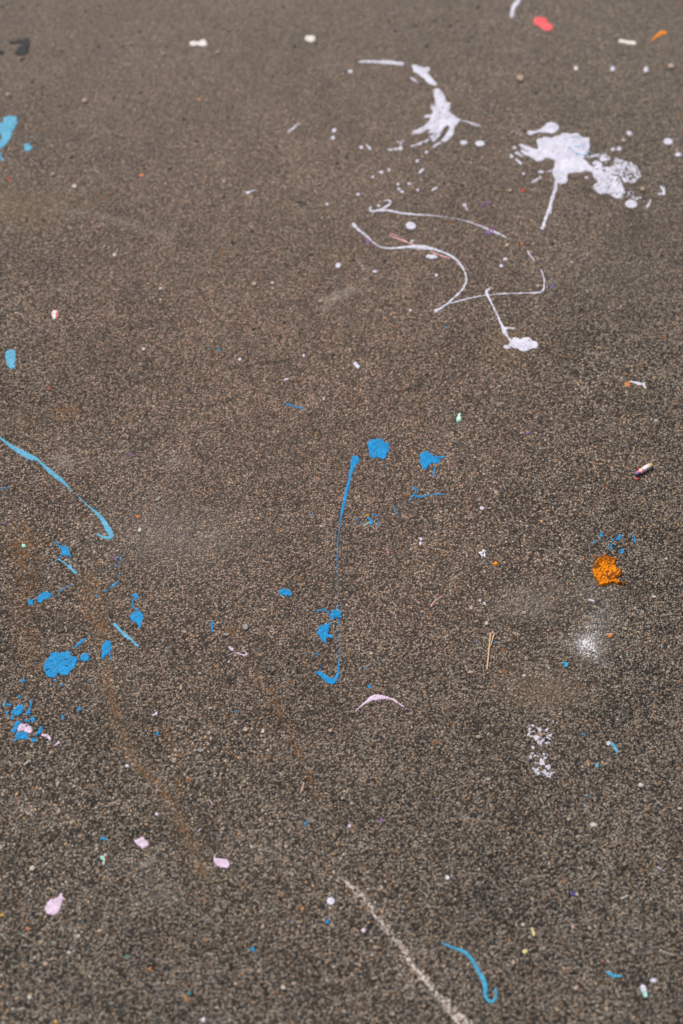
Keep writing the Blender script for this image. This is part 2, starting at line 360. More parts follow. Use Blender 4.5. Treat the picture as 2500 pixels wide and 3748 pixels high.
def link_mesh(name, verts, faces, mat, parent=None):
    me = bpy.data.meshes.new(name); c = np.mean(verts, 0) if parent is None else np.array(parent.location)
    c = np.array([c[0], c[1], 0.0]) if parent is None else c
    me.from_pydata([tuple(np.array(v)-c) for v in verts], [], faces); me.materials.append(mat)
    me.polygons.foreach_set('use_smooth', [True]*len(me.polygons)); me.update()
    o = bpy.data.objects.new(name, me); COL.objects.link(o)
    if parent is None: o.location = c
    else: o.parent = parent
    return o
def tag(o, label, cat, group=None):
    o['label'] = label; o['category'] = cat
    if group: o['group'] = group
def mark(name, mat, label, fr, shapes, cat='paint splash', group=None, rough=1.6, wear=0.0, thick=.00035, cell=None, parts=()):
    _seed[0] += 1; sh = [to_px(fr, s) for s in shapes]
    if cell is None: cell = 1.25
    v, f = mesh_from(sh, rough, wear, _seed[0], cell, thick)
    if not f: print('EMPTY', label); return None
    o = link_mesh(name, v, f, M[mat]); tag(o, label, cat, group)
    for pn, pm, pl, ps, pw in parts:
        _seed[0] += 1; v, f = mesh_from([to_px(fr, s) for s in ps], 1.2, pw, _seed[0], 1.1, .00025, cover=thick+.00012)
        c = link_mesh(pn, v, f, M[pm], o)
        if pl: c['label'] = pl
    return o
def drop(mat, label, fr, x, y, rx, ry=None, group=None, name='paint_drop', cat='paint drop', rough=.7):
    return mark(name, mat, label, fr, [('c', x, y, rx, ry or rx)], cat, group, rough=rough, cell=.9, thick=.0006)
def pebble(mat, label, fr, x, y, rx, ry=None, rot=0, hgt=.6, name='pebble', cat='pebble'):
    _seed[0] += 1; k = fr.k; ry = ry or rx; rx = rx*(1+fr.t)/2; ry = ry*(1+fr.t)/2
    cx, cy = fr.x0+x*k, fr.y0+y*k
    g0 = ground(cx, cy); gx = ground(cx+rx*k, cy); gy = ground(cx, cy-ry*k)
    a = float(gx[0]-g0[0]); b = float(gy[1]-g0[1]); rng = np.random.default_rng(_seed[0])
    bm = bmesh.new(); bmesh.ops.create_icosphere(bm, subdivisions=3, radius=1)
    R = Matrix.Rotation(math.radians(rot), 3, 'Z'); dirs = rng.normal(size=(9, 3)); dirs /= np.linalg.norm(dirs, axis=1)[:, None]; off = rng.uniform(.72, .95, 9)
    for v in bm.verts:
        p = np.array(v.co)
        for d, t in zip(dirs, off):
            e = p@d-t
            if e > 0: p = p-d*e*.85
        v.co = R@Vector((p[0]*a, p[1]*b, p[2]*min(a, b)*hgt))
    me = bpy.data.meshes.new(name); bm.to_mesh(me); bm.free(); me.materials.append(M[mat])
    me.polygons.foreach_set('use_smooth', [True]*len(me.polygons))
    o = bpy.data.objects.new(name, me); COL.objects.link(o)
    o.location = (float(g0[0]), float(g0[1]), float(ground_h(g0[0], g0[1]))+min(a, b)*hgt*.45+.0002)
    tag(o, label, cat, 'loose pebbles and crumbs on the asphalt'); return o

T1=Frame(1200,0,1300,.75); T2=Frame(0,0,1300,.7); T3=Frame(1200,150,650,.8); T4=Frame(1850,400,650,.8); T5=Frame(1250,650,800,.72)
L1=Frame(0,600,1250); R1=Frame(1250,1300,1250); L2=Frame(0,1500,650); L3=Frame(0,2150,650); M1=Frame(1100,1550,600)
M2=Frame(950,2050,650); O1=Frame(2050,1900,400); R2=Frame(1650,2150,750); M3=Frame(600,2100,650)
B1=Frame(0,2850,900,.75); B2=Frame(850,2850,900,.7); B3=Frame(1600,2850,900,.78); B4=Frame(2000,3450,500,.85)
C1=Frame(2000,1100,500); C2=Frame(2300,1650,120); C3=Frame(1000,1200,900)
GW='white paint drops on the asphalt'; GB='blue paint flecks on the asphalt'; GP='pink paint marks on the asphalt'
GF='coloured paint crumbs on the asphalt'; GS='spatter around the white splashes'; GL='light blue paint marks on the asphalt'
def p(*a, **o): return ('p', list(a), o)
def s(*a, **o): return ('s', list(a), o)
def c(*a, **o): return ('c',)+a+(o,)

# ---- white marks, upper right
mark('paint_streak','white','short curved white streak cut by the top edge of the picture',T1,[s((852,-40,26),(845,0,28),(818,30,24),(814,66,24))],'paint streak')
mark('paint_splash','coral','coral red paint blob shaped like a bean near the top edge',T1,[c(940,92,36,24),c(968,118,30,20),p((915,95),(955,85),(985,118),(950,130))])
mark('paint_streak','warmwhite','short white bar of paint left of the orange comma at top right',T1,[s((1290,181,18),(1320,184,20),(1352,188,22))],'paint streak')
mark('paint_streak','brightorange','orange comma shaped paint streak in the top right corner',T1,[s((1428,178,8),(1458,156,18),(1480,142,26),(1492,150,16))],'paint streak',wear=.1)
drop('warmwhite','small yellowish white drop, leftmost in the row of four below the white bar',T1,1096,299,11,10,GW)
drop('white','white drop second from left in the row below the white bar',T1,1258,303,12,13,GW)
drop('white','upright white drop third from left in the row below the white bar',T1,1405,306,12,15,GW)
pebble('pinkpebble','pinkish pebble at the right end of the row below the white bar',T1,1515,296,15,14)
pebble('pinkpebble','pinkish pebble midway between the white arc and the right edge',T1,850,348,19,15)
mark('paint_streak','white','thin flat white arc streak at the top of the white splashes',T3,[s((280,194,24),(330,186,34),(400,184,28),(450,186,34),(530,186,48),(600,196,40),(658,204,36))],'paint streak',wear=.12,group=GS)
mark('paint_splash','white','white Y shaped dash between the thin arc and the tall splash',T3,[p((738,212),(790,208),(842,236),(896,224),(904,250),(874,282),(905,312),(970,378),(952,394),(900,385),(826,312),(758,266))],group=GS)
mark('paint_streak','whitethin','faint short white dash under the Y shaped white dash',T3,[s((735,325,22),(800,365,26))],'paint streak',wear=.2,group=GS)
drop('whitethin','faint white drop below the left end of the thin arc',T3,200,278,28,18,GS)
GRAIN[0] = .7
mark('paint_splash','white','tall white splash with ragged frayed foot, left of the largest splash',T3,[
 p((938,425),(975,418),(1032,470),(1046,530),(1048,600),(1100,650),(1168,700),(1150,735),(1118,765),(1110,830),(1080,872),(1022,902),(1000,882),(1045,825),(1078,765),(1052,742),(1022,782),(1000,812),(930,815),(880,800),(860,800),(800,825),(740,835),(745,800),(840,765),(905,700),(925,620),(950,550),(935,480)),
 p((905,570),(950,550),(950,620),(915,620),wear=.45),p((1045,540),(1085,545),(1085,590),(1062,640),(1045,620),wear=.5),s((862,668,34),(905,670,30),wear=.2),
 p((880,800),(1000,800),(990,850),(930,900),(890,860),wear=.45),c(885,795,14,10,cut=True)],group=GS,wear=.06)
mark('paint_streak','whitethin','thin white streak sticking out right of the tall splash',T3,[s((1172,700,12),(1240,715,22),(1300,734,34),(1350,746,12))],'paint streak',wear=.15,group=GS)
mark('paint_streak','whitethin','worn slanted white streak under the foot of the tall splash',T3,[s((725,945,20),(800,915,28),(892,878,32))],'paint streak',wear=.35,group=GS)
mark('paint_splash','whitethin','worn white smear left of the slanted streak under the tall splash',T3,[s((610,900,30),(650,890,44),(690,880,20),wear=.5),s((655,890,30),(640,955,30),wear=.5),s((532,966,22),(600,962,28),(650,955,28),wear=.2)],group=GS)
mark('paint_streak','whitethin','short white dab right under the foot of the tall splash',T3,[s((935,938,24),(990,902,36))],'paint streak',wear=.3,group=GS)
drop('white','wide white drop, the larger of two right of the tall splash',T3,1345,903,48,28,GW)
drop('white','wide white drop, the smaller of two right of the tall splash',T3,1200,895,38,22,GW)
drop('white','small white drop left of the tall splash, upper of two',T3,55,790,22,20,GS)
drop('white','small white drop left of the tall splash, lower of two',T3,45,857,20,17,GS)
mark('paint_drop','whitethin','slanted faint drop left of the worn white smear',T3,[s((340,920,20),(375,955,30))],'paint drop',group=GS,rough=.8)
drop('whitethin','tiny faint drop left of the slanted faint drop',T3,295,942,22,17,GS)
drop('whitethin','faint drop below the dab under the tall splash',T3,870,985,20,15,GS)
drop('white','small round white drop above the slanted oval drop',T3,790,1062,16,15,GS)
mark('paint_drop','white','slanted oval white drop well below the tall splash',T3,[s((812,1165,26),(838,1135,28))],'paint drop',group=GW,rough=.8)
drop('whitethin','faint flat drop left of the slanted oval white drop',T3,470,1162,26,15,GS)
drop('white','tiny white drop left of the flat faint drop',T3,398,1200,16,12,GS)
drop('whitethin','faint speck just right of the flat faint drop',T3,540,1140,14,16,GS)
GRAIN[0] = 1.0
# ---- largest splash
mark('paint_splash','white','spoon shaped white splash above the largest white splash',T4,[c(405,165,74,56),s((360,175,70),(300,190,26),(255,200,24),(220,205,52))],rough=1.2,group=GS)
mark('paint_splash','white','largest white splash with forked left arms and a long drip',T4,[
 p((272,272),(300,254),(440,245),(525,208),(560,222),(640,218),(690,248),(746,258),(746,350),(705,400),(690,440),(760,508),(778,548),(700,552),(650,566),(545,570),(552,632),(530,660),(480,666),(430,610),(413,560),(440,505),(428,450),(345,430),(325,466),(288,466),(238,440),(128,374),(150,358),(205,378),(108,318),(130,299),(210,330),(290,356)),
 s((452,640,44),(440,720,36),(402,815,38),(394,880,46),(362,940,30),(328,1048,36)),s((398,880,30),(398,935,12))],group=GS,
 parts=[('blue_tint','paleblue','pale blue marbling in the white paint',[s((555,255,20),(640,245,24),(700,300,20)),s((548,325,26),(590,370,22),(640,400,26),(700,405,24),(742,385,24)),s((620,330,26),(690,335,20)),c(545,380,16,12)],.45)])
mark('paint_splash','whitethin','broken white fragments left of the forked arms of the largest splash',T4,[c(80,336,18,18),c(55,415,20,20),s((95,385,26),(150,412,26)),s((90,440,24),(135,480,30)),s((60,190,6),(110,208,24),(150,222,6),wear=.3)],group=GS,wear=.05)
drop('whitethin','oval faint drop under the left arms of the largest splash',T4,312,558,30,15,GS)
mark('paint_streak','whitethin','short thin dash touching the left flank of the largest splash',T4,[s((358,553,14),(415,547,20))],'paint streak',group=GS)
drop('whitethin','tiny faint drop above the slanted dab left of the long drip',T4,160,575,16,14,GS)
mark('paint_streak','whitethin','slanted white dab left of the long white drip',T4,[s((235,650,24),(275,628,30),(308,608,24))],'paint streak',wear=.1,group=GS)
drop('whitethin','faint drop under the right flank of the largest splash',T4,716,607,20,13,GS)
GRAIN[0] = .62
mark('paint_splash','white','worn lacy white splash joining the largest splash on its right',T4,[
 p((760,480),(800,452),(850,478),(870,510),(830,520),(780,500)),
 p((820,440),(870,385),(918,400),(922,470),(880,492),(822,470),wear=.5),
 p((770,560),(830,530),(900,568),(992,600),(1022,650),(1042,700),(1028,785),(980,802),(900,745),(840,757),(780,712),(772,675),(818,640),(775,610),wear=.2),
 p((958,430),(1060,464),(1150,480),(1192,560),(1192,602),(1140,655),(1050,652),(1010,602),(930,562),(860,542),(850,515),(950,500),(965,460),wear=.42),
 s((700,500,60),(770,540,56),(830,580,60)),s((760,420,26),(830,400,22),(880,440,30),wear=.35),s((780,520,30),(850,520,30),(930,560,40),(1010,580,30),wear=.2),s((700,420,30),(780,420,20),(850,440,20),wear=.6),
 p((1030,690),(1130,740),(1212,780),(1190,822),(1060,805),(1000,800),wear=.66)],group=GS,wear=.1)
GRAIN[0] = 1.0
drop('white','fat white drop at the lower tip of the lacy splash',T4,1110,842,60,40,GW)
mark('paint_splash','white','small white hook right of the lacy splash',T4,[s((1375,690,30),(1402,720,30),(1395,755,28),(1330,745,12)),s((1400,700,22),(1405,745,24))],wear=.1,group=GS)
mark('paint_drop','whitethin','faint slanted dab between the fat drop and the small hook',T4,[s((1252,862,28),(1282,808,20))],'paint drop',wear=.1,group=GS)
drop('whitethin','faint drop above the lacy splash, left of two',T4,948,358,20,18,GS)
drop('whitethin','faint drop above the lacy splash, right of two',T4,1005,355,28,19,GS)
drop('white','small round white drop above the right of the lacy splash',T4,1092,215,25,22,GW)
drop('white','plump oval white drop nearest the right edge above the splashes',T4,1437,286,46,34,GW)
drop('white','oval white drop touching the right edge of the picture',T4,1526,406,32,22,GW)
pebble('pinkpebble','pinkish pebble above the lacy white splash',T4,1042,285,24,20)
pebble('pebble','beige pebble right of the lacy splash lower edge',T4,1210,712,24,26)
pebble('pebble','yellowish beige pebble left of the long white drip',T4,38,722,28,18)
mark('paint_fleck','red','tiny red fleck left of the long white drip',T4,[c(155,716,18,17)],'paint fleck',rough=1,cell=.9,group=GF)
mark('paint_fleck','orange','tiny orange fleck far left below the long white drip',T4,[c(145,1180,15,11)],'paint fleck',rough=1,cell=.9,group=GF,wear=.1)
# ---- thrown white lines
mark('paint_streak','white','long white thread with a curled hook at its left end',T5,[s((308,166,12),(345,166,20),(356,185,22),(320,213,24),(272,236,22),(218,246,22),(198,230,20),(212,212,18)),c(266,205,14,12,wear=.3),
 s((270,240,22),(340,235,20),(430,258,22),(550,266,18),(650,272,12),(750,286,8),(850,297,5),(920,315,9),(1000,345,13),(1080,380,24),(1150,410,22),(1188,432,7))],'paint streak',rough=.8)
mark('paint_streak','white','long S shaped white thread ending in a loop and a small head',T5,[s((86,338,34),(120,380,24),(175,415,18),(230,475,15),(300,512,17),(400,508,20),(500,495,28),(570,498,50),(620,502,38),(700,520,19),(780,555,24),(840,600,21),(885,670,17),(902,740,17),(870,810,21),(790,885,17),(740,925,20),(700,950,22),(678,962,32))],'paint streak',rough=.8)
mark('paint_streak','pinkline','dusty pink brush lines crossing the S shaped white thread at left',T5,[s((335,418,9),(440,450,17),(520,484,16)),s((345,400,7),(420,428,8))],'paint streak',rough=.9,wear=.15,group=GP)
mark('paint_streak','pinkline','dusty pink dash under the S shaped thread, right of its bulge',T5,[s((640,528,12),(720,560,15),(782,580,10))],'paint streak',rough=.9,wear=.1,group=GP)
mark('paint_fleck','pinkline','tiny dusty pink fleck at the shoulder of the S shaped thread',T5,[s((828,618,10),(858,628,8))],'paint fleck',rough=.8,group=GP)
drop('white','round white drop between the two long white threads',T5,497,345,41,32,GW,rough=1)
drop('white','flat oval white drop under the bulge of the S shaped thread',T5,647,566,48,19,GW,rough=1)
drop('whitethin','faint white speck above the bulge of the S shaped thread',T5,507,456,16,12,GS)
mark('paint_fleck','purple','purple patch under the right end of the hooked thread',T5,[c(1065,385,42,26,wear=.3),s((1080,360,14),(1108,362,14),wear=.2)],'paint fleck',group=GF)
mark('paint_fleck','purple','small faint purple smudge above the hooked thread',T5,[c(1062,180,16,14,wear=.2),c(1015,200,14,16,wear=.4)],'paint fleck',group=GF)
mark('paint_fleck','purple','purple smudge beside the left end of the S shaped thread',T5,[c(187,466,15,30)],'paint fleck',wear=.2,group=GF)
mark('paint_streak','white','thin white line running right from the loop and turning up',T5,[s((760,914,12),(860,886,17),(960,860,11),(1060,846,11),(1150,838,13),(1300,833,11),(1420,830,17),(1450,812,18),(1458,750,17),(1445,690,13),(1428,658,8))],'paint streak',rough=.8)
mark('paint_streak','whitethin','short faint white dash above the upturned end of the thin line',T5,[s((1336,528,12),(1372,580,16),(1388,604,6))],'paint streak',wear=.1)
mark('paint_streak','white','white streak with a knob crossing the thin line and ending in a blot',T5,[s((1062,804,18),(1036,820,30),(1050,860,22),(1110,970,20),(1150,1060,22),(1165,1100,48),(1190,1140,22),(1222,1184,24)),s((1165,1090,46),(1200,1080,18),(1240,1084,20)),
 c(1252,1172,38,30),c(1325,1178,52,38),c(1382,1200,34,30),c(1312,1218,52,34),c(1250,1208,34,22),c(1186,1216,30,18),p((1225,1165),(1330,1150),(1395,1190),(1385,1225),(1300,1240),(1235,1215),(1190,1210)),c(1288,1152,8,8,cut=True)],'paint streak',rough=1)
mark('paint_drop','whitethin','slanted pair of white dots above the hooked thread',T5,[c(884,198,16,14),s((890,210,12),(904,230,18))],'paint drop',rough=.8,group=GW)
drop('white','small white drop right of the S shaped thread, upper of two',T5,1176,586,19,14,GW)
drop('white','small white drop right of the S shaped thread, lower of two',T5,1146,633,18,13,GW)
drop('white','small white drop far left under the S shaped thread',T5,238,679,19,12,GW)
drop('white','small white drop inside the curve of the S shaped thread',T5,680,703,14,14,GW)
drop('white','tiny white drop left of the small head of the S shaped thread',T5,495,956,13,10,GW)
drop('white','tiny white drop left of the slanted oval drop above the threads',T5,547,90,14,10,GS)
mark('paint_drop','white','slanted white oval drop above the hooked thread',T5,[s((652,90,20),(682,74,22))],'paint drop',rough=.8,group=GW)
drop('whitethin','faint wide speck above the hook, right of three',T5,485,45,18,11,GS)
drop('whitethin','faint speck above the hook, topmost left of three',T5,405,48,16,11,GS)
mark('paint_drop','white','pair of touching white specks above the hook',T5,[c(414,83,16,12),c(437,103,15,11)],'paint drop',rough=.8,group=GS)
drop('whitethin','faint flat speck far left above the hook',T5,120,120,20,10,GS)
mark('paint_fleck','violet','small violet fleck right of the upturned end of the thin line',T5,[c(1515,780,12,17)],'paint fleck',rough=.8,cell=.9,group=GF)
mark('paint_fleck','orange','tiny rusty orange fleck right of the hooked thread end',T5,[c(1293,468,12,10)],'paint fleck',rough=.8,wear=.2,group=GF)
mark('paint_fleck','peach','tiny orange fleck below left of the small thread head',T5,[c(305,1008,12,9)],'paint fleck',rough=.8,group=GF)
mark('paint_fleck','blue','tiny blue fleck left of the knobbed white streak',T5,[c(757,1080,9,8)],'paint fleck',rough=.6,cell=.8,group=GB)
pebble('pinkpebble','pale pink pebble left above the small thread head',T5,1408,782,18,12)
pebble('palestone','small pale pebble right of the purple patch',T5,1188,483,12,12)
# ---- upper left
mark('tar_stain','tar','black tar stain near the left edge at the top',T2,[p((42,188),(75,178),(95,172),(125,168),(132,195),(126,225),(110,238),(88,248),(66,238),(70,220),(92,208),(100,198),(60,195)),c(5,232,14,14),c(100,262,14,8),c(106,186,28,20),c(98,226,34,24),c(60,188,22,10)],'tar stain',rough=2.5,thick=.0006)
mark('paint_splash','warmwhite','dumbbell shaped white blob at the top left',T2,[c(852,191,17,13),c(896,189,23,18),s((850,191,22),(896,190,22))],rough=1)
drop('warmwhite','pinkish white drop at the top centre',T2,1370,173,28,17,rough=1.5)
mark('paint_splash','lblue','light blue splash cut by the left edge near the top',T2,[p((-40,560),(-20,530),(8,545),(14,520),(50,511),(79,519),(76,545),(56,580),(44,622),(15,650),(-10,665),(-30,640),(8,610),(4,590),(-20,600)),c(-2,680,12,8)],group=GL)
mark('paint_splash','lblue','small light blue blob beside the splash on the left edge',T2,[p((104,638),(122,626),(146,650),(128,668),(108,662))],group=GL)
mark('paint_fleck','lblue','tiny light blue fleck on the left edge under the splash',T2,[s((-6,690,10),(8,698,18),(20,712,6))],'paint fleck',group=GL)
mark('paint_fleck','orange','tiny orange speck far from any splash at upper left',T2,[c(625,774,11,8)],'paint fleck',rough=.7,cell=.9,group=GF)
mark('paint_fleck','tan','tiny ochre speck below the dumbbell white blob',T2,[c(877,438,10,8)],'paint fleck',rough=.7,cell=.9,group=GF)
mark('paint_fleck','red','tiny faint red speck on the left under the light blue splash',T2,[c(40,789,10,7)],'paint fleck',rough=.7,cell=.9,group=GF,wear=.1)
mark('paint_streak','whitethin','worn whitish dash at upper centre left of two dots',T2,[s((1275,582,16),(1300,560,10),(1322,546,16))],'paint streak',wear=.35)
drop('white','small white dot at upper centre, upper of a pair',T2,1476,576,11,9,GW)
drop('white','small white dot at upper centre, lower of a pair',T2,1470,608,10,8,GW)
for i,(x,y,rx,ry,m,l) in enumerate([(720,237,12,10,'pebble','beige pebble below left of the dumbbell blob'),(960,233,10,9,'greypebble','greyish pebble below right of the dumbbell blob'),
 (375,448,14,12,'pinkpebble','pale pebble in the bare area at upper left'),(35,422,14,12,'pebble','ochre pebble above the light blue splash on the edge'),(235,770,14,11,'pebble','beige pebble below the small light blue blob'),(328,826,12,10,'palestone','pale pebble well below the small light blue blob')]):
    pebble(m,l,T2,x,y,rx,ry)
# ---- left, middle height
mark('chip','warmwhite','white plastic like chip with a pink smear on the left',L1,[p((238,680),(250,671),(268,676),(271,695),(264,712),(245,718),(237,700))],'chip',thick=.0015,rough=.8,
 parts=[('pink_smear','coral','pink smear',[s((262,683,7),(258,692,10),(262,708,8))],.15)])
mark('paint_splash','lblue','bean shaped light blue blob near the left edge',L1,[p((24,862),(48,852),(75,859),(73,898),(67,912),(71,935),(50,944),(34,930),(25,892))],group=GL,rough=1)
mark('paint_streak','lblue','light blue tadpole shaped dash above centre left',L1,[s((1100,-9999,1),(1100,-9999,1))],'paint streak') if False else None
mark('paint_streak','white','small white comma above the bare middle area',L1,[c(1137,130,9,7),s((1140,129,9),(1172,115,5))],'paint streak',rough=.6)
drop('whitethin','tiny white dot right of the small white comma',L1,1502,186,8,7,GW,rough=.4)
drop('white','white dot well left of the S shaped thread',L1,1553,469,13,12,GW)
drop('blue','tiny blue dot alone in the bare middle area',L1,1005,855,7,6,GB,rough=.4)
drop('white','small white dot right of the tiny lone blue dot',L1,1102,900,8,7,GW,rough=.4)
drop('white','tiny white dot right of the larger one near the blue dot',L1,1395,880,6,6,GW,rough=.4)
mark('paint_drop','white','flat white dash above the thin blue dash',L1,[s((1308,992,9),(1322,989,9))],'paint drop',rough=.6,group=GW)
mark('paint_streak','blue','thin blue dash in the middle above the blue splats',C3,[s((78,486,6),(95,489,12),(130,502,6),(190,512,13))],'paint streak',rough=.7,group=GB)
for x,y,rx,ry,m,l in [(1168,555,11,9,'pinkpebble','pale pebble left of the white dot by the S shaped thread'),(1252,550,8,6,'palestone','small pale pebble just right of another near the middle'),
 (1472,636,13,9,'pebble','beige pebble beside the pale pink smear'),(738,578,9,6,'palestone','lone pale pebble in the upper middle left'),(738,630,9,6,'pinkpebble','pinkish pebble below the lone pale one'),
 (660,855,9,8,'palestone','whitish pebble left of the tiny blue dot'),(343,107,11,10,'palestone','pale pebble at upper left below the orange speck'),(1487,1080,6,8,'palestone','small pale pebble right of the thin blue dash'),(526,418,9,9,'palestone','pale crumb in the upper left bare area')]:
    pebble(m,l,L1,x,y,rx,ry)
mark('paint_fleck','red','tiny red speck left of the middle below the white chip',L1,[c(223,1033,7,5)],'paint fleck',rough=.5,cell=.8,group=GF)
# ---- right, middle height
mark('paint_drop','white','pair of touching white drops above the blue splats',C3,[c(524,226,13,12),c(539,244,15,13)],'paint drop',rough=.8,group=GW)
mark('chip','mint','mint chip with a white core above the right blue splat',C3,[c(1185,580,17,22),c(1187,555,13,13)],'chip',thick=.0012,rough=1.4,group=GF,parts=[('white_core','warmwhite','white core',[s((1188,560,10),(1184,584,16))],.1)])
mark('dirt_spot','olive','olive brown dirt spot below the mint chip',C3,[c(1208,760,32,18)],'dirt spot',rough=2.5,wear=.3,thick=.0001)
drop('blue','tiny blue dot above the olive dirt spot',C3,1176,734,6,5,GB,rough=.4)
mark('paint_fleck','orange','orange wedge touching the white squiggle at right',C1,[p((898,938),(930,930),(958,932),(962,965),(942,990),(915,978))],'paint fleck',rough=.9,group=GF)
mark('paint_streak','white','crinkled white squiggle right of the orange wedge',C1,[s((965,925,18),(1010,938,20),(1040,945,34),(1068,952,46),(1100,950,24),(1132,940,12)),s((1110,955,24),(1125,975,24),(1142,1000,18))],'paint streak',rough=1.2,wear=.08)
mark('paint_fleck','purple','faint purple speck in the right middle area',C1,[c(550,574,17,20)],'paint fleck',rough=1,wear=.25,group=GF)
mark('paint_fleck','purple','faint purple speck right above the blue splats row at right',R1,[c(857,356,9,8)],'paint fleck',rough=1,wear=.25,group=GF)
mark('paint_fleck','whitethin','faint worn lavender fleck right of the blue Y',R1,[c(645,700,10,9)],'paint fleck',rough=1,wear=.4,group=GW)
mark('paint_drop','white','two joined white drops like a peanut, left of the lacy white fleck',M1,[c(1154,1102,15,16),s((1154,1115,8),(1148,1130,8)),c(1146,1146,13,20)],'paint drop',rough=.8,group=GW)
mark('paint_fleck','white','lacy white fleck left above the orange chip',R1,[p((627,903),(645,900),(652,888),(666,898),(663,915),(655,930),(640,920))],'paint fleck',rough=1.6,wear=.22)
mark('chip','brightorange','small bright orange chip below the lacy white fleck',R1,[p((694,956),(708,945),(721,953),(714,963),(700,964))],'chip',rough=.8,thick=.0012,group=GF)
drop('white','small white dot left of the long blue string',M1,195,983,11,9,GW,rough=.5)
# ---- blue splats centre
mark('paint_splash','blue','squarish blue splat with ragged edge right of the blue string head',M1,[p((638,185),(672,155),(720,152),(745,141),(785,150),(800,180),(838,182),(848,215),(862,240),(835,290),(815,330),(780,346),(750,325),(690,332),(650,302),(652,260),(640,222))],rough=1.8)
mark('paint_streak','blue','very long thin blue string with a round head and hooked foot',M1,[s((525,350,84),(505,400,56),(485,460,32),(470,540,27),(440,650,33),(425,740,37),(400,830,29),(382,920,15),(367,1040,9),(355,1150,11),(348,1306,9),(350,1460,7),(352,1600,6),(361,1780,6)),
 s((364,1780,6),(366,1900,6),(370,2050,7),(372,2180,9),(368,2310,14),(358,2390,22),(345,2440,48),(312,2470,58),(262,2455,62),(215,2415,46),(180,2390,38),(150,2385,26)),
 p((297,1788),(340,1776),(378,1788),(394,1820),(388,1840),(400,1860),(385,1866),(362,1846),(332,1856),(318,1886),(290,1874),(280,1838),(292,1812)),
 s((160,1800,20),(190,1784,17),(228,1784,16),(262,1806,20),(286,1834,18))],'paint streak',rough=1.0)
mark('paint_splash','blue','blue splat like a leaping animal left of the blue string',M2,[p((518,602),(555,570),(600,562),(625,548),(634,572),(615,602),(606,650),(640,664),(654,690),(634,692),(610,680),(585,690),(592,735),(570,727),(542,706),(535,682),(520,670),(503,655),(503,632),(520,640))],rough=1.5)
mark('paint_splash','blue','blue fan shaped splat with a tail at the right of the string',M1,[p((1140,312),(1160,276),(1215,258),(1250,284),(1280,307),(1335,310),(1338,375),(1290,386),(1260,376),(1232,400),(1210,426),(1170,432),(1155,390),(1143,360)),s((1330,318,16),(1388,321,12))],rough=1.6)
mark('paint_streak','blue','short blue squiggle under the fan shaped splat',M1,[s((1282,415,14),(1290,440,17),(1272,478,17),(1274,498,12),(1296,502,7))],'paint streak',rough=.9,group=GB)
mark('paint_streak','blue','blue branching Y shaped line under the fan shaped splat',M1,[s((1082,618,20),(1098,610,24),(1110,636,10),(1094,672,12),(1065,706,17),(1034,754,9)),s((1088,680,10),(1110,697,26),(1190,692,15),(1240,672,9),(1310,675,17),(1372,672,9))],'paint streak',rough=.8)
mark('paint_streak','blue','small blue bracket shaped mark left of the branching line',M1,[s((926,785,6),(905,803,13),(905,835,13),(928,866,9))],'paint streak',rough=.8,group=GB)
mark('paint_splash','blue','blue crescent beside a yellow sliver and a mint sliver',M1,[s((628,902,9),(660,905,24),(682,932,33),(680,958,26),(658,967,8))],rough=.8,group=GB)
mark('chip','yellow','yellow sliver above the blue crescent',M1,[s((607,884,7),(632,880,16),(660,872,7))],'chip',rough=.8,thick=.0008,group=GF)
mark('chip','mint','mint green sliver at the foot of the blue crescent',M1,[s((612,972,7),(640,960,13),(660,946,8))],'chip',rough=.8,thick=.0008,group=GF)
mark('paint_streak','blue','thin flat blue dash above right of the blue crescent',M1,[s((688,868,10),(720,875,12),(752,879,8))],'paint streak',rough=.7,group=GB)
mark('paint_streak','blue','thin upright blue dash right of the blue crescent',M1,[s((738,904,8),(741,945,10),(742,980,12))],'paint streak',rough=.7,group=GB)
mark('paint_fleck','blue','small blue fleck left of the crescent, upper of two',M1,[c(536,916,14,8)],'paint fleck',rough=1,wear=.1,cell=.9,group=GB)
mark('paint_fleck','blue','slanted blue fleck left of the crescent, lower of two',M1,[s((532,967,8),(555,952,7),(582,935,10))],'paint fleck',rough=.7,group=GB)
mark('paint_fleck','blue','small slanted blue tick left of the long string',M1,[s((105,886,5),(120,865,8),(130,848,7))],'paint fleck',rough=.6,group=GB)
mark('grass_blade','straw','tiny dry yellow blade left of the long blue string',M1,[s((283,1182,4),(300,1155,9),(312,1136,6))],'grass blade',rough=.5,thick=.0008)
mark('paint_fleck','peach','tiny salmon chip right of the thin part of the string',M1,[c(837,1236,13,11)],'paint fleck',rough=.9,group=GF)
drop('blue','faint small blue dot under the squarish splat',M1,797,408,10,9,GB,rough=1)
drop('teal','tiny teal dot below the upright blue dash',M1,750,1066,6,5,GF,rough=.4)
drop('blue','small blue dot between the leaping splat and the hooked foot',M2,512,828,13,11,GB)
mark('paint_fleck','blue','two blue specks just above the hooked foot of the string',M2,[c(537,965,6,8),c(541,932,4,6)],'paint fleck',rough=.5,cell=.8,group=GB)
drop('blue','round blue dot above the pink arch',M2,970,1119,17,17,GB)
mark('paint_fleck','blue','blue fleck right of the hooked foot, beside a white crumb',M2,[c(934,957,15,9),c(983,930,9,6)],'paint fleck',rough=1.2,group=GB)
pebble('palestone','white angular crumb right of the blue string',M2,988,826,11,14)
pebble('palestone','tiny white crumb beside the blue fleck above the pink arch',M2,948,937,6,6)
mark('paint_streak','pink','pale pink arch shaped streak below the blue string',M2,[s((845,1337,9),(900,1288,13),(950,1250,26),(985,1222,46),(1030,1214,52),(1080,1214,40),(1130,1219,25),(1190,1240,19),(1250,1285,12),(1328,1330,5))],'paint streak',rough=.9)
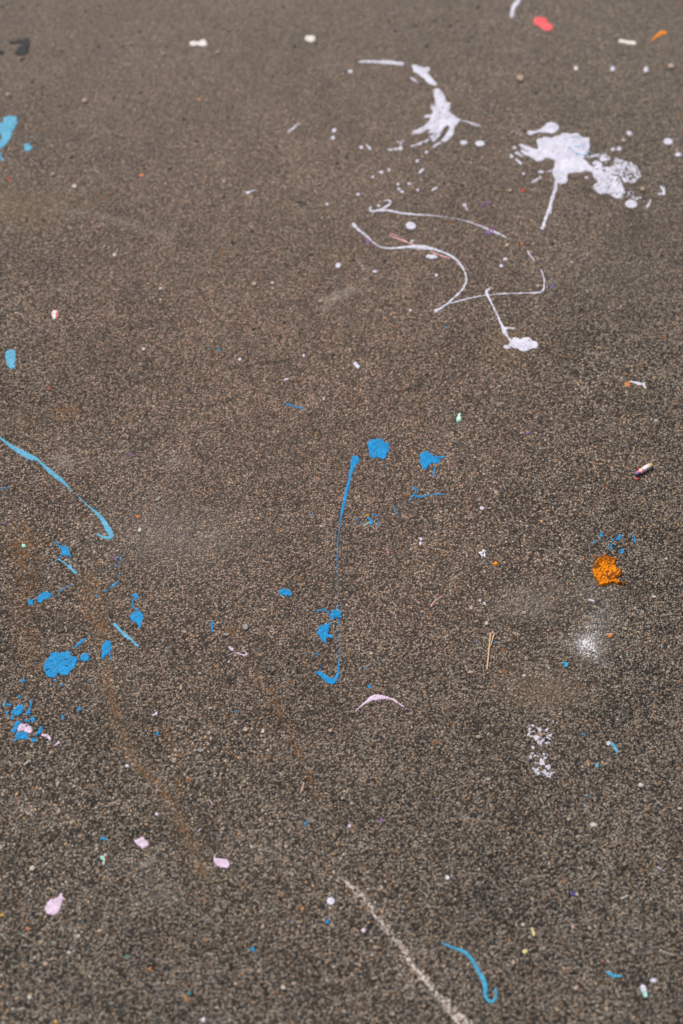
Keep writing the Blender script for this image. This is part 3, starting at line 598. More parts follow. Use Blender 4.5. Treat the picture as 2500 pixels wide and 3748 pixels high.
mark('paint_splash','blue','blue shell shaped blob with a white sliver under it',M2,[p((167,278),(198,252),(245,255),(270,268),(286,300),(282,320),(250,309),(230,322),(196,310),(170,300))],rough=1)
mark('chip','palestone','white sliver sticking out under the blue shell shaped blob',M2,[s((188,312,8),(205,324,11),(218,334,9))],'chip',rough=.5,thick=.001)
pebble('pinkpebble','pinkish oblong pebble below the blue shell shaped blob',M2,47,444,22,12)
pebble('tar_p' if False else 'tar','black pebble left of the hooked foot of the string',M2,110,1005,14,12)
pebble('tar','small black pebble above the other black one',M2,257,913,11,11)
mark('tar_stain','tar','broken black stain left of the hooked foot of the string',M2,[c(352,990,36,30)],'tar stain',rough=2,wear=.62,thick=.0002)
mark('grass_blade','tan','thin orange brown fibre left of the hooked foot',M2,[s((248,1084,4),(300,1075,6),(344,1064,4))],'grass blade',rough=.4,thick=.0008)
mark('paint_streak','pinkline','fine pale pink curl between the string and the straw',M2,[s((1517,408,11),(1530,375,9),(1560,348,7),(1600,325,6),(1632,300,5))],'paint streak',rough=.5,group=GP)
# ---- orange lump and its blue flecks
def lump_h(X, Y, D):
    cx, cy = 2050+640*.2551, 1900+740*.2551
    r = np.hypot(X-cx, Y-cy)
    return .0009*(1-np.exp(-D/3.0)) + .0010*np.exp(-((D-4)/3.0)**2) + .0013*(vnoise(X, Y, 17, 40)-.35)*np.clip(D/6, 0, 1) + .0011*(vnoise(X, Y, 6, 41)-.5)*np.clip(D/4, 0, 1) - .0008*np.exp(-(r/24)**2)
def orange_mat():
    q = NT('dried orange paint'); co = q.n('ShaderNodeTexCoord').outputs['Object']
    n = q.noise(co, 160, 4, .6).outputs['Fac']
    col = q.ramp(n, [(.3, (.52,.14,.000,1)), (.55, (.78,.24,.000,1)), (.75, (.88,.30,.001,1))])
    v = q.vor(co, 820); sc = q.n('ShaderNodeSeparateColor'); q.l(v.outputs['Color'], sc.inputs[0])
    patch = q.ramp(q.noise(co, 85, 2, .5).outputs['Fac'], [(.40, .03), (.60, .75)])
    k = q.math('GREATER_THAN', patch, sc.outputs[0])
    col = q.mix(q.math('MULTIPLY', k, .85), col, (.10,.022,.006,1))
    q.l(col, q.b.inputs['Base Color']); q.b.inputs['Roughness'].default_value = .6; q.b.inputs['Specular IOR Level'].default_value = .1
    h = q.math('ADD', q.noise(co, 700, 3, .6).outputs['Fac'], v.outputs['Distance'])
    bp = q.n('ShaderNodeBump', _Strength=.6, _Distance=.0008); q.l(h, bp.inputs['Height']); q.l(bp.outputs[0], q.b.inputs['Normal'])
    return q.m
_seed[0] += 1
lump_shape = [to_px(O1, z) for z in [p((630,515),(655,500),(668,520),(720,550),(800,555),(812,580),(795,610),(800,680),(808,710),(845,725),(862,708),(875,720),(876,760),(888,795),(870,825),(800,835),(830,870),(870,905),(905,915),(935,900),(942,920),(915,945),(870,942),(800,935),(755,905),(730,925),(660,945),(590,965),(555,945),(530,890),(490,830),(478,770),(458,745),(470,700),(495,640),(530,575),(580,550))]]
v_, f_ = mesh_from(lump_shape, .35, 0, 77, .9, .0008, extra=lump_h)
lump = link_mesh('dried_paint_lump', v_, f_, orange_mat())
tag(lump, 'bright orange crumpled lump of dried paint with dark speckles and a tail', 'paint lump')
for l, sh in [('blue fleck furthest left and highest above the orange lump',[c(588,226,20,32)]),('round blue dot at the left of the flecks above the orange lump',[c(497,328,17,19)]),
 ('largest blue fleck, shaped like a boot, above the orange lump',[p((795,302),(820,258),(850,220),(886,214),(886,268),(850,294),(810,312)),c(756,304,20,14)]),
 ('bent blue fleck furthest right above the orange lump',[p((1022,238),(1052,238),(1094,282),(1086,345),(1050,332),(1062,290))]),
 ('slanting blue fleck in the middle just above the orange lump',[s((708,350,14),(720,385,34),(742,435,34)),s((785,355,8),(798,375,8))]),
 ('blue fleck nearest the top right of the orange lump',[p((850,424),(912,424),(928,465),(902,490),(878,520),(868,470))]),
 ('faint broken blue fleck in the middle of those above the lump',[c(610,302,24,16,wear=.55),c(640,335,14,12,wear=.6)])]:
    mark('paint_fleck','blue',l,O1,sh,'paint fleck',rough=1.4,wear=.16,cell=.9,group='blue flecks above the orange lump')
mark('chip','orange','tiny orange chip left of the orange lump, lower',O1,[c(105,928,13,19)],'chip',rough=.6,cell=.8,thick=.0008,group=GF)
mark('chip','peach','tiny peach chip left of the orange lump, upper',O1,[c(336,566,15,19)],'chip',rough=.8,cell=.8,thick=.0008,group=GF)
mark('chip','red','tiny red chip right below the orange lump',O1,[c(845,984,10,9)],'chip',rough=.6,cell=.8,thick=.0006,group=GF)
mark('paint_fleck','purple','tiny faint purple fleck above the blue flecks near the lump',O1,[c(462,172,16,14)],'paint fleck',rough=.6,cell=.8,wear=.3,group=GF)
mark('paint_fleck','whitethin','pale lavender fleck under the orange lump',O1,[s((405,1160,18),(440,1155,30),(490,1170,26))],'paint fleck',rough=1.5,wear=.2)
pebble('palestone','pale angular pebble right below the orange lump',O1,1345,1120,30,20)
pebble('palestone','pale pebble right of the orange lump',O1,1522,575,26,18)
# ---- chalk stub
def chalk_stub():
    q = NT('striped chalk'); co = q.n('ShaderNodeTexCoord').outputs['Object']
    n = q.noise(co, 420, 3, .7).outputs['Fac']; sx = q.n('ShaderNodeSeparateXYZ'); q.l(co, sx.inputs[0])
    t = q.math('MULTIPLY_ADD', sx.outputs[0], 62, q.math('MULTIPLY_ADD', n, .5, .25))
    col = q.ramp(t, [(0, srgb(120,110,150)), (.14, srgb(200,60,90)), (.26, srgb(240,215,205)), (.38, srgb(222,90,110)), (.48, srgb(240,222,214)), (.74, srgb(205,218,230)), (.86, srgb(222,178,190)), (.95, srgb(205,170,110))])
    b2 = q.noise(co, 600, 2, .6).outputs['Fac']
    bl = q.math('MULTIPLY', q.math('GREATER_THAN', b2, .56), q.math('GREATER_THAN', q.math('ABSOLUTE', sx.outputs[1]), .0013))
    col = q.mix(q.math('MULTIPLY', bl, .8), col, srgb(50,80,150))
    q.l(col, q.b.inputs['Base Color']); q.b.inputs['Roughness'].default_value = .8
    pts = []; k = C2.k
    a = ground(C2.x0+330*k, C2.y0+1170*k); b = ground(C2.x0+1110*k, C2.y0+700*k)
    a = np.array(a); b = np.array(b); L = float(np.hypot(*(b-a))); ang = math.atan2(b[1]-a[1], b[0]-a[0])
    bm = bmesh.new(); R = .0021; n = 18; st = 14; rng = np.random.default_rng(3); rings = []
    for i in range(st+1):
        u = i/st; rr = R*(.55+.45*min(1, min(u, 1-u)*7))*(.82+.28*u)
        ring = []
        for j in range(n):
            th = 2*math.pi*j/n; w = rr*(1+rng.uniform(-.10, .10))
            ring.append(bm.verts.new((u*L-L/2+rng.uniform(-.0003, .0003), math.cos(th)*w*1.25, math.sin(th)*w)))
        rings.append(ring)
    for i in range(st):
        for j in range(n): bm.faces.new((rings[i][j], rings[i][(j+1) % n], rings[i+1][(j+1) % n], rings[i+1][j]))
    bm.faces.new(rings[0][::-1]); bm.faces.new(rings[-1]); bmesh.ops.recalc_face_normals(bm, faces=bm.faces)
    me = bpy.data.meshes.new('chalk_stub'); bm.to_mesh(me); bm.free(); me.materials.append(q.m)
    me.polygons.foreach_set('use_smooth', [True]*len(me.polygons))
    o = bpy.data.objects.new('chalk_stub', me); COL.objects.link(o); m = (a+b)/2
    o.location = (float(m[0]), float(m[1]), .0023+float(ground_h(m[0], m[1]))); o.rotation_euler = (0, 0, ang)
    tag(o, 'short chalk stub streaked red, white and blue near the right edge', 'chalk')
chalk_stub()
mark('paint_fleck','coral','red crumbs at the lower end of the chalk stub',C2,[c(345,1320,40,42),c(420,1330,44,30,wear=.3),c(470,1290,22,22)],'paint fleck',rough=1,cell=.7,wear=.1,thick=.0006,group=GF)
mark('chip','red','rust red curled shred above the chalk stub',C2,[s((420,740,30),(470,840,42),(530,910,34),(600,900,24))],'chip',rough=1,cell=.7,thick=.0008,wear=.1,group=GF)
# ---- straw
def straw():
    root = bpy.data.objects.new('straw', None); COL.objects.link(root)
    g = ground(R2.x0+290*R2.k, R2.y0+490*R2.k); root.location = (float(g[0]), float(g[1]), 0)
    tag(root, 'pale split straw lying upright right of the centre', 'straw')
    for pts in [[(307,346,6),(298,420,7.5),(291,490,8),(277,636,7)], [(333,352,5.5),(318,405,6.5),(303,456,5)]]:
        P = []
        for x, y, w in chaikin(pts, False):
            X, Y = ground(R2.x0+x*R2.k, R2.y0+y*R2.k); P.append((float(X), float(Y), float(ground_h(X, Y)), w*R2.k*.00021))
        bm = bmesh.new(); rings = []
        for i, (x, y, z, r) in enumerate(P):
            a = P[max(0, i-1)]; b = P[min(len(P)-1, i+1)]; t = Vector((b[0]-a[0], b[1]-a[1], 0)).normalized(); nn = Vector((-t.y, t.x, 0))
            lift = r*.8+.0003+.0006*math.sin(math.pi*i/(len(P)-1))
            rings.append([bm.verts.new(Vector((x, y, z+lift))+nn*(math.cos(th)*r)+Vector((0, 0, math.sin(th)*r*.8))) for th in [2*math.pi*j/10 for j in range(10)]])
        for a, b in zip(rings[:-1], rings[1:]):
            for j in range(10): bm.faces.new((a[j], a[(j+1) % 10], b[(j+1) % 10], b[j]))
        bm.faces.new(rings[0][::-1]); bm.faces.new(rings[-1]); bmesh.ops.recalc_face_normals(bm, faces=bm.faces)
        for v in bm.verts: v.co -= root.location
        me = bpy.data.meshes.new('stalk'); bm.to_mesh(me); bm.free(); me.materials.append(M['straw'])
        me.polygons.foreach_set('use_smooth', [True]*len(me.polygons))
        o = bpy.data.objects.new('stalk', me); COL.objects.link(o); o.parent = root
straw()
# ---- right lower
mark('chip','orange','orange chip with a white edge right of the powder spot',R2,[p((1190,360),(1215,352),(1243,354),(1240,376),(1220,388),(1192,374))],'chip',rough=.8,thick=.001,group=GF,parts=[('white_edge','warmwhite','white edge',[s((1192,358,8),(1215,364,8),(1240,357,9))],.0)])
mark('chip','tealblue','blue and green crumb below the powder spot',R2,[c(862,582,17,13),c(888,588,17,18),c(880,602,18,10)],'chip',rough=1.4,thick=.0012,group=GF)
def powder():
    sh = []
    rng = np.random.default_rng(8); F = R2
    GRAIN[0] = .5
    mark('chalk_powder','chalk','white chalk powder spot with a bright core and pale halo',R2,[c(1034,425,28,28,wear=.35),c(1045,437,48,46,wear=.6),c(1040,440,78,72,wear=.74),c(1095,500,55,55,wear=.80),c(1075,330,50,60,wear=.9),c(985,440,60,50,wear=.88)],'chalk powder',rough=3,thick=.0002,cell=.8)
    GRAIN[0] = 1.0
powder()
mark('paint_splash','whitethin','crumbly lavender white splatter in two clumps, lower right',R2,[
 c(600,1095,14,26),c(595,1130,14,12),c(625,1060,16,10),s((665,1075,18),(685,1092,30)),s((690,1150,20),(650,1150,26),(612,1142,16)),s((650,1150,26),(665,1178,26),(690,1200,26)),c(705,1172,18,12),
 s((722,1100,18),(745,1115,26),(765,1108,14)),c(735,1088,14,12),c(765,1135,12,12),s((740,1150,16),(762,1160,16)),s((730,1192,20),(752,1188,20)),c(628,1225,10,10),c(640,1105,8,8),c(780,1030,10,9),c(805,1040,10,9),c(822,1022,7,9),c(740,1022,7,7),
 c(628,1270,14,12),c(612,1298,12,16),c(645,1290,10,12),c(660,1268,10,8),c(715,1280,10,10),c(735,1275,9,9),c(722,1302,14,12),c(668,1300,10,8),c(692,1322,16,12),s((655,1345,22),(690,1350,24),(708,1345,26)),c(680,1328,14,10),
 c(745,1374,22,19),p((620,1380),(640,1395),(668,1372),(684,1400),(686,1428),(662,1442),(640,1418)),p((694,1408),(720,1392),(738,1415),(775,1412),(800,1405),(795,1425),(772,1440),(768,1456),(742,1450),(712,1430)),c(760,1395,9,8)],rough=2.6,wear=.2)
mark('paint_streak','lblue','small light blue dab right of the lavender white splatter',R2,[s((1228,1196,20),(1246,1212,26),(1262,1238,26),(1274,1262,14))],'paint streak',rough=1.3,group=GL)
mark('chip','lblue','tiny light blue chip below the small light blue dab',R2,[c(1120,1361,14,18)],'chip',rough=1,cell=.9,group=GL)
drop('blue','tiny blue dot between the splatter and the light blue dab',R2,1014,1126,13,8,GB)
mark('chip','tan','tan sliver left of the tiny light blue chip',R2,[s((1045,1325,16),(1052,1345,20),(1060,1365,10))],'chip',rough=1,thick=.0008)
mark('paint_fleck','blue','tiny blue tick right of the straw',R2,[s((322,404,6),(345,418,7))],'paint fleck',rough=.7,group=GB)
mark('paint_fleck','blue','tiny blue tick left of the straw',R2,[s((196,425,6),(210,418,7))],'paint fleck',rough=.7,group=GB)
mark('chip','peach','tiny orange and white chip left of the powder spot',R2,[c(745,326,11,8)],'chip',rough=.7,cell=.8,group=GF)
drop('mint','tiny green speck right of the powder spot',R2,1351,515,6,6,GF,rough=.4)
mark('paint_fleck','white','tiny white fleck above left of the straw',R2,[c(225,99,7,12)],'paint fleck',rough=.7,cell=.8,group=GW)
mark('paint_fleck','whitethin','worn pale blotch just above the straw',R2,[c(255,128,14,18)],'paint fleck',rough=1,wear=.5)
mark('paint_fleck','whitethin','pale worn fleck under the splatter far right',R2,[c(1205,1195,16,18)],'paint fleck',rough=1.4,wear=.35)
for x,y,rx,ry,m,l in [(562,195,22,12,'pebble','beige flat pebble above the middle of the powder area'),(275,276,15,14,'palestone','pale pebble just above the straw'),(157,157,16,18,'pinkpebble','pinkish pebble above left of the straw'),
 (150,655,24,12,'pinkpebble','pinkish pebble below left of the straw'),(215,1145,22,14,'pebble','ochre pebble left of the lavender white splatter'),(285,1470,26,14,'greypebble','grey pebble below left of the splatter'),
 (562,675,16,10,'palestone','pale pebble between the straw and the blue green crumb'),(1525,412,11,10,'pinkpebble','pinkish pebble right of the orange and white chip'),(1455,1518,22,20,'palestone','pale angular pebble below the light blue chip'),
 (1335,318,20,12,'pebble','beige pebble right above the orange and white chip'),(690,1130,16,16,'pebble','beige pebble inside the lavender white splatter')]:
    pebble(m,l,R2,x,y,rx,ry)
# ---- left: light blue streak and friends
mark('paint_streak','lblue','long light blue streak from the left edge ending in a hook',L2,[s((-40,215,16),(-10,240,18),(60,295,26),(130,345,38),(220,395,54),(290,430,54),(330,440,24),(370,480,22),(430,535,38),(510,600,42),(572,648,28),(610,690,12),(640,722,6),(700,775,7),(760,830,14),(820,880,20),(880,930,36),(925,1000,46),(965,1070,50),(988,1118,46),(960,1134,30),(900,1120,24),(864,1095,22))],'paint streak',rough=1.2)
drop('mint','mint green round dot left of the blue bird shaped splat',L2,208,1196,18,17,GF)
mark('paint_splash','blue','blue bird shaped splat below the long light blue streak',L2,[c(502,1172,17,15),p((496,1180),(530,1195),(580,1194),(610,1218),(614,1260),(628,1302),(600,1290),(562,1280),(540,1298),(518,1312),(512,1300),(545,1266),(540,1226),(508,1196))],rough=1.2)
mark('paint_streak','lblue','light blue forked legs under the bird shaped splat',L2,[s((448,1362,5),(480,1335,9),(510,1314,13),(560,1340,13),(610,1385,19),(668,1438,26)),s((600,1320,6),(635,1400,12))],'paint streak',rough=.9,group=GL)
mark('paint_fleck','purple','purple worn smear right of the long light blue streak',L2,[s((1105,395,18),(1140,388,26),(1170,392,12))],'paint fleck',rough=1.4,wear=.3,group=GF)
mark('paint_fleck','blue','faint blue tick at the left edge under the light blue streak',L2,[s((10,692,5),(45,690,8),(76,684,14))],'paint fleck',rough=.8,wear=.1,group=GB)
mark('paint_fleck','violet','faint violet speck at the left edge above the mint dot',L2,[c(50,1000,17,9)],'paint fleck',rough=.8,wear=.3,group=GF)
mark('paint_fleck','orange','tiny orange chip right of the hook of the light blue streak',L2,[c(1218,943,19,13)],'paint fleck',rough=.9,wear=.1,group=GF)
pebble('palestone','pale irregular pebble right of the hook of the light blue streak',L2,1235,1065,16,20)
pebble('greypebble','long pale pebble right of the light blue streak',L2,1395,790,30,14,35)
mark('paint_fleck','purple','purple tick beside blue specks under the hook',L2,[s((998,1300,14),(1015,1325,12),(1042,1340,8))],'paint fleck',rough=.8,wear=.15,group=GF)
mark('paint_fleck','blue','scattered ring of blue specks under the hook',L2,[s((1020,1328,14),(1045,1300,9),(1062,1284,14)),c(1074,1322,11,9),c(1058,1345,8,6),c(1026,1376,13,12)],'paint fleck',rough=1.2,wear=.12,cell=.9,group=GB)
mark('paint_fleck','blue','tiny blue fleck between the speck ring and the slanted fleck',L2,[c(1040,1462,15,7)],'paint fleck',rough=1,group=GB)
drop('blue','tiny flat blue dot left below the ring of blue specks',L2,915,1411,10,5,GB,rough=.5)
mark('paint_streak','blue','slanted blue fleck with a short tail below the speck ring',L2,[s((1042,1508,8),(1020,1535,22),(1000,1552,18),(974,1567,9))],'paint streak',rough=1,group=GB)
mark('paint_fleck','blue','flat small blue fleck left of the slanted tailed one',L2,[c(940,1594,17,8)],'paint fleck',rough=1,group=GB)
mark('paint_fleck','blue','worn blue fleck above the light blue bar',L2,[s((845,1635,8),(862,1655,12))],'paint fleck',rough=1,wear=.2,group=GB)
mark('paint_streak','blue','thin blue splinter above the oval blue blob',L2,[s((505,1612,3),(550,1582,18),(580,1564,5))],'paint streak',rough=.8,group=GB)
mark('paint_fleck','blue','small blue fleck right of the thin splinter',L2,[s((602,1552,10),(626,1543,10))],'paint fleck',rough=.9,group=GB)
mark('paint_splash','blue','oval blue blob tilted, below the thin splinter',L3,[p((326,88),(360,50),(400,37),(458,41),(458,65),(430,95),(382,112),(362,137),(330,136),(322,108))],rough=1.5)
mark('paint_splash','blue','small round blue blob left of the tilted oval blob',L3,[c(268,130,24,29),s((280,112,14),(298,108,14)),s((285,150,14),(300,142,10))],rough=1.3,group=GB)
mark('paint_fleck','blue','worn blue fleck right of the tilted oval blob',L3,[c(488,68,22,14)],'paint fleck',rough=1.2,wear=.5,group=GB)
mark('paint_splash','blue','blue question mark shaped squiggle above the teardrop blob',L3,[p((1148,58),(1215,58),(1227,76),(1222,102),(1192,108),(1180,90),(1160,72)),s((1190,100,16),(1172,122,13),(1167,150,12),(1176,180,14),(1200,195,12),(1242,182,9))],rough=1)
mark('paint_splash','blue','blue teardrop blob with a tail under the squiggle',L3,[p((1148,252),(1178,214),(1230,211),(1266,233),(1273,270),(1252,310),(1246,335),(1252,356),(1232,361),(1205,322),(1168,302),(1150,277))],rough=1)
mark('paint_streak','lblue','light blue slanted bar with a knob, left below the teardrop',L3,[s((1012,325,28),(1040,355,32),(1070,385,24),(1095,415,32),(1120,435,36),(1150,455,22),(1190,495,19),(1222,522,18))],'paint streak',rough=1.2)
mark('paint_splash','blue','blue fish shaped splat with two tails left of the light blue bar',L3,[p((903,505),(930,470),(975,474),(986,510),(982,550),(962,575),(945,590),(920,620),(905,642),(897,612),(900,560),(895,530)),s((962,570,14),(974,600,11),(984,642,11))],rough=1.3)
mark('paint_streak','blue','slanted blue dash above the round blob with a tail',L3,[s((658,536,7),(690,502,24),(732,467,30),(758,450,14))],'paint streak',rough=1,group=GB)
mark('paint_splash','blue','round blue blob with a short tail beside the largest blue splat',L3,[c(750,620,44,37),s((770,605,22),(782,588,12),(792,568,14))],rough=1.4)
mark('paint_splash','blue','largest blue splat with lumpy outline at the left',L3,[p((384,700),(395,660),(430,620),(450,580),(500,566),(560,580),(600,558),(626,580),(632,612),(682,615),(684,660),(652,710),(622,740),(602,775),(550,782),(520,760),(480,802),(430,792),(405,770),(395,742),(378,725))],rough=2,wear=.04)
drop('blue','flat blue drop below left of the largest blue splat',L3,200,824,25,14,GB,rough=1)
mark('paint_fleck','blue','faint blue fleck touching the underside of the largest splat',L3,[c(488,822,18,7)],'paint fleck',rough=.9,wear=.1,group=GB)
drop('blue','small blue dot below the right of the largest splat',L3,548,862,13,8,GB,rough=.8)
drop('blue','small blue dot above the blue and pink cluster',L3,170,965,14,15,GB)
drop('blue','round blue dot right of the blue and pink cluster, upper',L3,700,1075,19,18,GB)
drop('blue','slanted blue dot right of the blue and pink cluster, lower',L3,556,1146,14,15,GB)
drop('blue','small upright blue dot alone in the lower left',L3,1393,1293,13,18,GB)
drop('white','tiny white dot left of the light blue bar foot',L3,1080,500,8,8,GW,rough=.4)
drop('lblue','tiny light blue dot right of the light blue bar foot',L3,1475,540,8,8,GL,rough=.4)
drop('tealblue','tiny greenish blue dot below the tailed round blob',L3,778,828,10,6,GB,rough=.6)
mark('paint_fleck','lblue','pale blue leaf shaped fleck at the left edge of the cluster',L3,[s((54,998,10),(42,1022,18),(28,1056,9))],'paint fleck',rough=1,wear=.1,group=GL)
mark('paint_fleck','blue','small worn blue fleck right of the pale blue leaf shaped one',L3,[c(74,1040,18,11),c(98,1036,9,7)],'paint fleck',rough=1,wear=.15,group=GB)
drop('blue','round blue dot at the left of the cluster main blob',L3,62,1107,17,14,GB)
mark('paint_splash','blue','main oval blob at the top of the blue and pink cluster',L3,[p((102,1098),(150,1050),(178,1037),(214,1043),(212,1080),(190,1112),(162,1142),(132,1132),(104,1124))],rough=1.4,group=GB)
mark('paint_streak','blue','broken upright blue streak right of the cluster main blob',L3,[s((282,990,10),(272,1030,19),(262,1080,11),(246,1112,36),(232,1126,20)),c(264,1110,11,12)],'paint streak',rough=1.2,wear=.05,group=GB)
drop('blue','dull blue dot just under the cluster main blob',L3,108,1150,16,18,GB,rough=1)
mark('paint_splash','blue','round blue drop with a fleck at its left, above the pink blot',L3,[c(290,1168,24,22),s((220,1175,15),(262,1186,16))],rough=1.2,group=GB)
mark('paint_splash','blue','blue wedge touching the pink blot from the left',L3,[p((122,1215),(145,1178),(188,1192),(184,1216),(152,1240),(140,1278),(100,1288),(94,1272),(120,1240))],rough=1.3,group=GB)
mark('paint_splash','pink','crumbled pink blot in the middle of the blue cluster',L3,[p((148,1245),(190,1205),(240,1208),(278,1226),(288,1266),(270,1288),(230,1276),(200,1266),(160,1277))],rough=1.8,wear=.2,group=GP)
mark('paint_splash','blue','ragged blue splat along the underside of the pink blot',L3,[p((130,1312),(150,1280),(210,1277),(240,1268),(252,1290),(250,1342),(215,1342),(190,1342),(150,1350),(128,1364),(124,1345),(140,1330)),s((235,1275,16),(262,1258,12),(284,1275,10),wear=.2)],rough=1.4,wear=.05,group=GB)
mark('paint_streak','blue','fat slanted blue dash right of the pink blot',L3,[s((366,1240,28),(346,1276,34),(320,1302,15))],'paint streak',rough=1,group=GB)
mark('paint_splash','blue','small ragged blue blob under the fat slanted dash',L3,[c(300,1346,22,18),s((306,1340,12),(314,1315,8))],rough=1.3,group=GB)
mark('paint_streak','pink','pale pink dab right of the blue cluster',L3,[s((372,1306,12),(392,1304,30),(420,1312,28),(438,1330,26),(440,1352,12))],'paint streak',rough=1.3,wear=.08,group=GP)
mark('paint_streak','pink','small pink comma right of the pale pink dab',L3,[s((474,1400,5),(500,1380,14),(522,1366,26))],'paint streak',rough=.9,group=GP)
mark('paint_fleck','pink','tiny pair of pink dots in the lower left middle',L3,[c(1380,1116,14,16),c(1356,1128,10,9),c(1372,1090,12,7,wear=.3)],'paint fleck',rough=1,group=GP)
mark('paint_drop','palestone','whitish slanted grain in the lower left',L3,[s((215,1562,14),(238,1545,20),(252,1532,12))],'paint drop',rough=.6,thick=.0012)
drop('white','round white dot in the lower left, right of the rusty trail',L3,1122,1574,17,15,GW)
pebble('greypebble','pale greyish stone beside the rusty trail',L3,1540,1530,26,26)
# ---- centre lower left
mark('paint_streak','blue','upright blue crescent alone left of the pink squiggle',M3,[s((428,424,16),(423,465,26),(432,514,20))],'paint streak',rough=.9,group=GB)
mark('paint_streak','pink','pale pink squiggle with a curl and a blot above its left end',M3,[s((556,730,4),(620,701,9),(670,710,14),(710,726,14),(735,714,16),(722,695,12),(695,682,10),(701,654,7))],'paint streak',rough=.7)
mark('paint_splash','pink','ragged pale pink blot above the pink squiggle',M3,[p((567,650),(590,645),(600,658),(632,660),(618,672),(616,690),(598,692),(588,674),(570,668))],rough=1.3,wear=.08,group=GP)
drop('blue','small blue dot in the lower centre left',M3,636,1216,13,11,GB)
pebble('palestone','small white crumb between the blue dot and the pink arch',M3,875,1390,15,19)
drop('lblue','tiny pale blue dot left of the pink squiggle',M3,25,660,10,9,GL,rough=.6)
for x,y,rx,ry,m,l in [(722,480,26,28,'greypebble','grey tan stone right above the pink squiggle'),(552,545,30,14,'greypebble','flat grey stone above the ragged pink blot'),(768,126,22,10,'pebble','flat beige pebble left of the blue shell shaped blob'),
 (152,1005,14,28,'pebble','upright beige pebble left below the pink squiggle'),(575,783,10,11,'palestone','pale crumb just below the pink squiggle'),(322,885,8,9,'palestone','tiny pale crumb left below the pink squiggle'),
 (722,1375,22,22,'pinkpebble','pinkish pebble below the small blue dot'),(322,1560,34,16,'greypebble','long grey stone near the rusty trail end'),(1470,1390,20,15,'pinkpebble','pinkish pebble left above the dashed pale chip'),
 (413,1190,16,8,'palestone','flat pale crumb left of the small blue dot'),(855,1277,14,11,'tan','tan orange crumb right of the small blue dot'),(415,1458,14,18,'pinkpebble','small pink stone above the long grey stone')]:
    pebble(m,l,M3,x,y,rx,ry)
# ---- bottom left
mark('paint_splash','pink','pink blot with small points, left of the pink comma blot',B1,[p((853,392),(882,388),(905,370),(922,376),(928,392),(946,412),(942,430),(920,438),(908,454),(896,436),(872,422))],rough=1)
mark('paint_splash','pink','pink blot with a curled tail at its upper left',B1,[p((1372,506),(1410,510),(1450,517),(1468,545),(1452,573),(1412,571),(1370,552),(1361,524)),s((1368,518,16),(1369,495,9),(1388,476,5))],rough=1)
mark('paint_splash','pink','largest pink blot, pear shaped, in the bottom left',B1,[p((279,826),(300,790),(325,764),(355,762),(374,746),(384,722),(396,734),(406,760),(396,790),(386,820),(372,856),(340,868),(300,863))],rough=1)
mark('paint_splash','blue','flat oval blue blob above the white and red chip',B1,[c(660,380,21,13)],rough=1.2,group=GB)
mark('chip','palestone','white and mint crumpled chip with a red edge',B1,[c(652,502,14,13),c(673,490,12,13),s((662,500,20),(668,525,24),(660,546,24))],'chip',rough=1,thick=.0015,group=GF,parts=[('red_edge','red','red edge',[s((684,500,7),(687,516,9),(680,528,7))],0),('mint_patch','mint','mint patch',[c(652,508,10,12),c(664,524,9,10)],.1)])
drop('white','white dot above the row of pink blots',B1,1000,225,13,12,GW)
drop('white','white dot at the bottom edge of the picture',B1,1296,1540,18,17,GW)
mark('paint_fleck','pink','tiny pink fleck above the pink blot with a curled tail',B1,[s((1262,334,8),(1276,322,10))],'paint fleck',rough=.8,group=GP)
mark('paint_fleck','pink','tiny thin pink sliver in the lower centre left',B1,[s((1338,138,6),(1352,158,8))],'paint fleck',rough=.6,group=GP)
mark('paint_fleck','teal','teal smudge below the largest pink blot to its right',B1,[c(808,1140,19,18)],'paint fleck',rough=1.6,wear=.15,group=GF)
mark('paint_fleck','teal','dark teal smudge beside the tan chip near the bottom',B1,[c(1209,1368,15,13)],'paint fleck',rough=1.5,wear=.2,group=GF)
mark('chip','tan','tan orange chip near the bottom edge left of centre',B1,[s((1175,1388,20),(1195,1418,22))],'chip',rough=1,thick=.0012,group=GF)
for x,y,m,l in [(175,957,'orange','tiny orange chip below the largest pink blot'),(957,1215,'orange','tiny orange chip right below the teal smudge'),(355,1551,'yellow','tiny yellow orange chip on the bottom edge at left'),(1322,1030,'tan','tiny tan chip below the tailed pink blot'),(10,868,'yellow','tiny ochre chip at the left edge by the largest pink blot')]:
    mark('chip',m,l,B1,[c(x,y,12,12)],'chip',rough=1,cell=.9,thick=.0008,group=GF)
for x,y,rx,ry,m,l in [(205,572,20,18,'palestone','pale round pebble above the largest pink blot'),(635,973,17,15,'pinkpebble','pinkish pebble below the middle of the bottom left'),(500,1005,14,14,'palestone','pale pebble right below the largest pink blot'),(260,1042,17,15,'pebble','beige pebble under the largest pink blot'),
 (190,1395,17,17,'palestone','pale pebble near the bottom left corner'),(145,1466,18,14,'greypebble','grey pebble nearest the bottom left corner'),(290,1183,20,16,'pinkpebble','pinkish round pebble left of the teal smudge'),(440,1110,17,12,'palestone','pale pebble left of the teal smudge'),(1465,1545,16,14,'greypebble','greyish pebble on the bottom edge right of the white dot'),(375,208,15,16,'pebble','beige pebble in the left above the pale round one')]:
    pebble(m,l,B1,x,y,rx,ry)
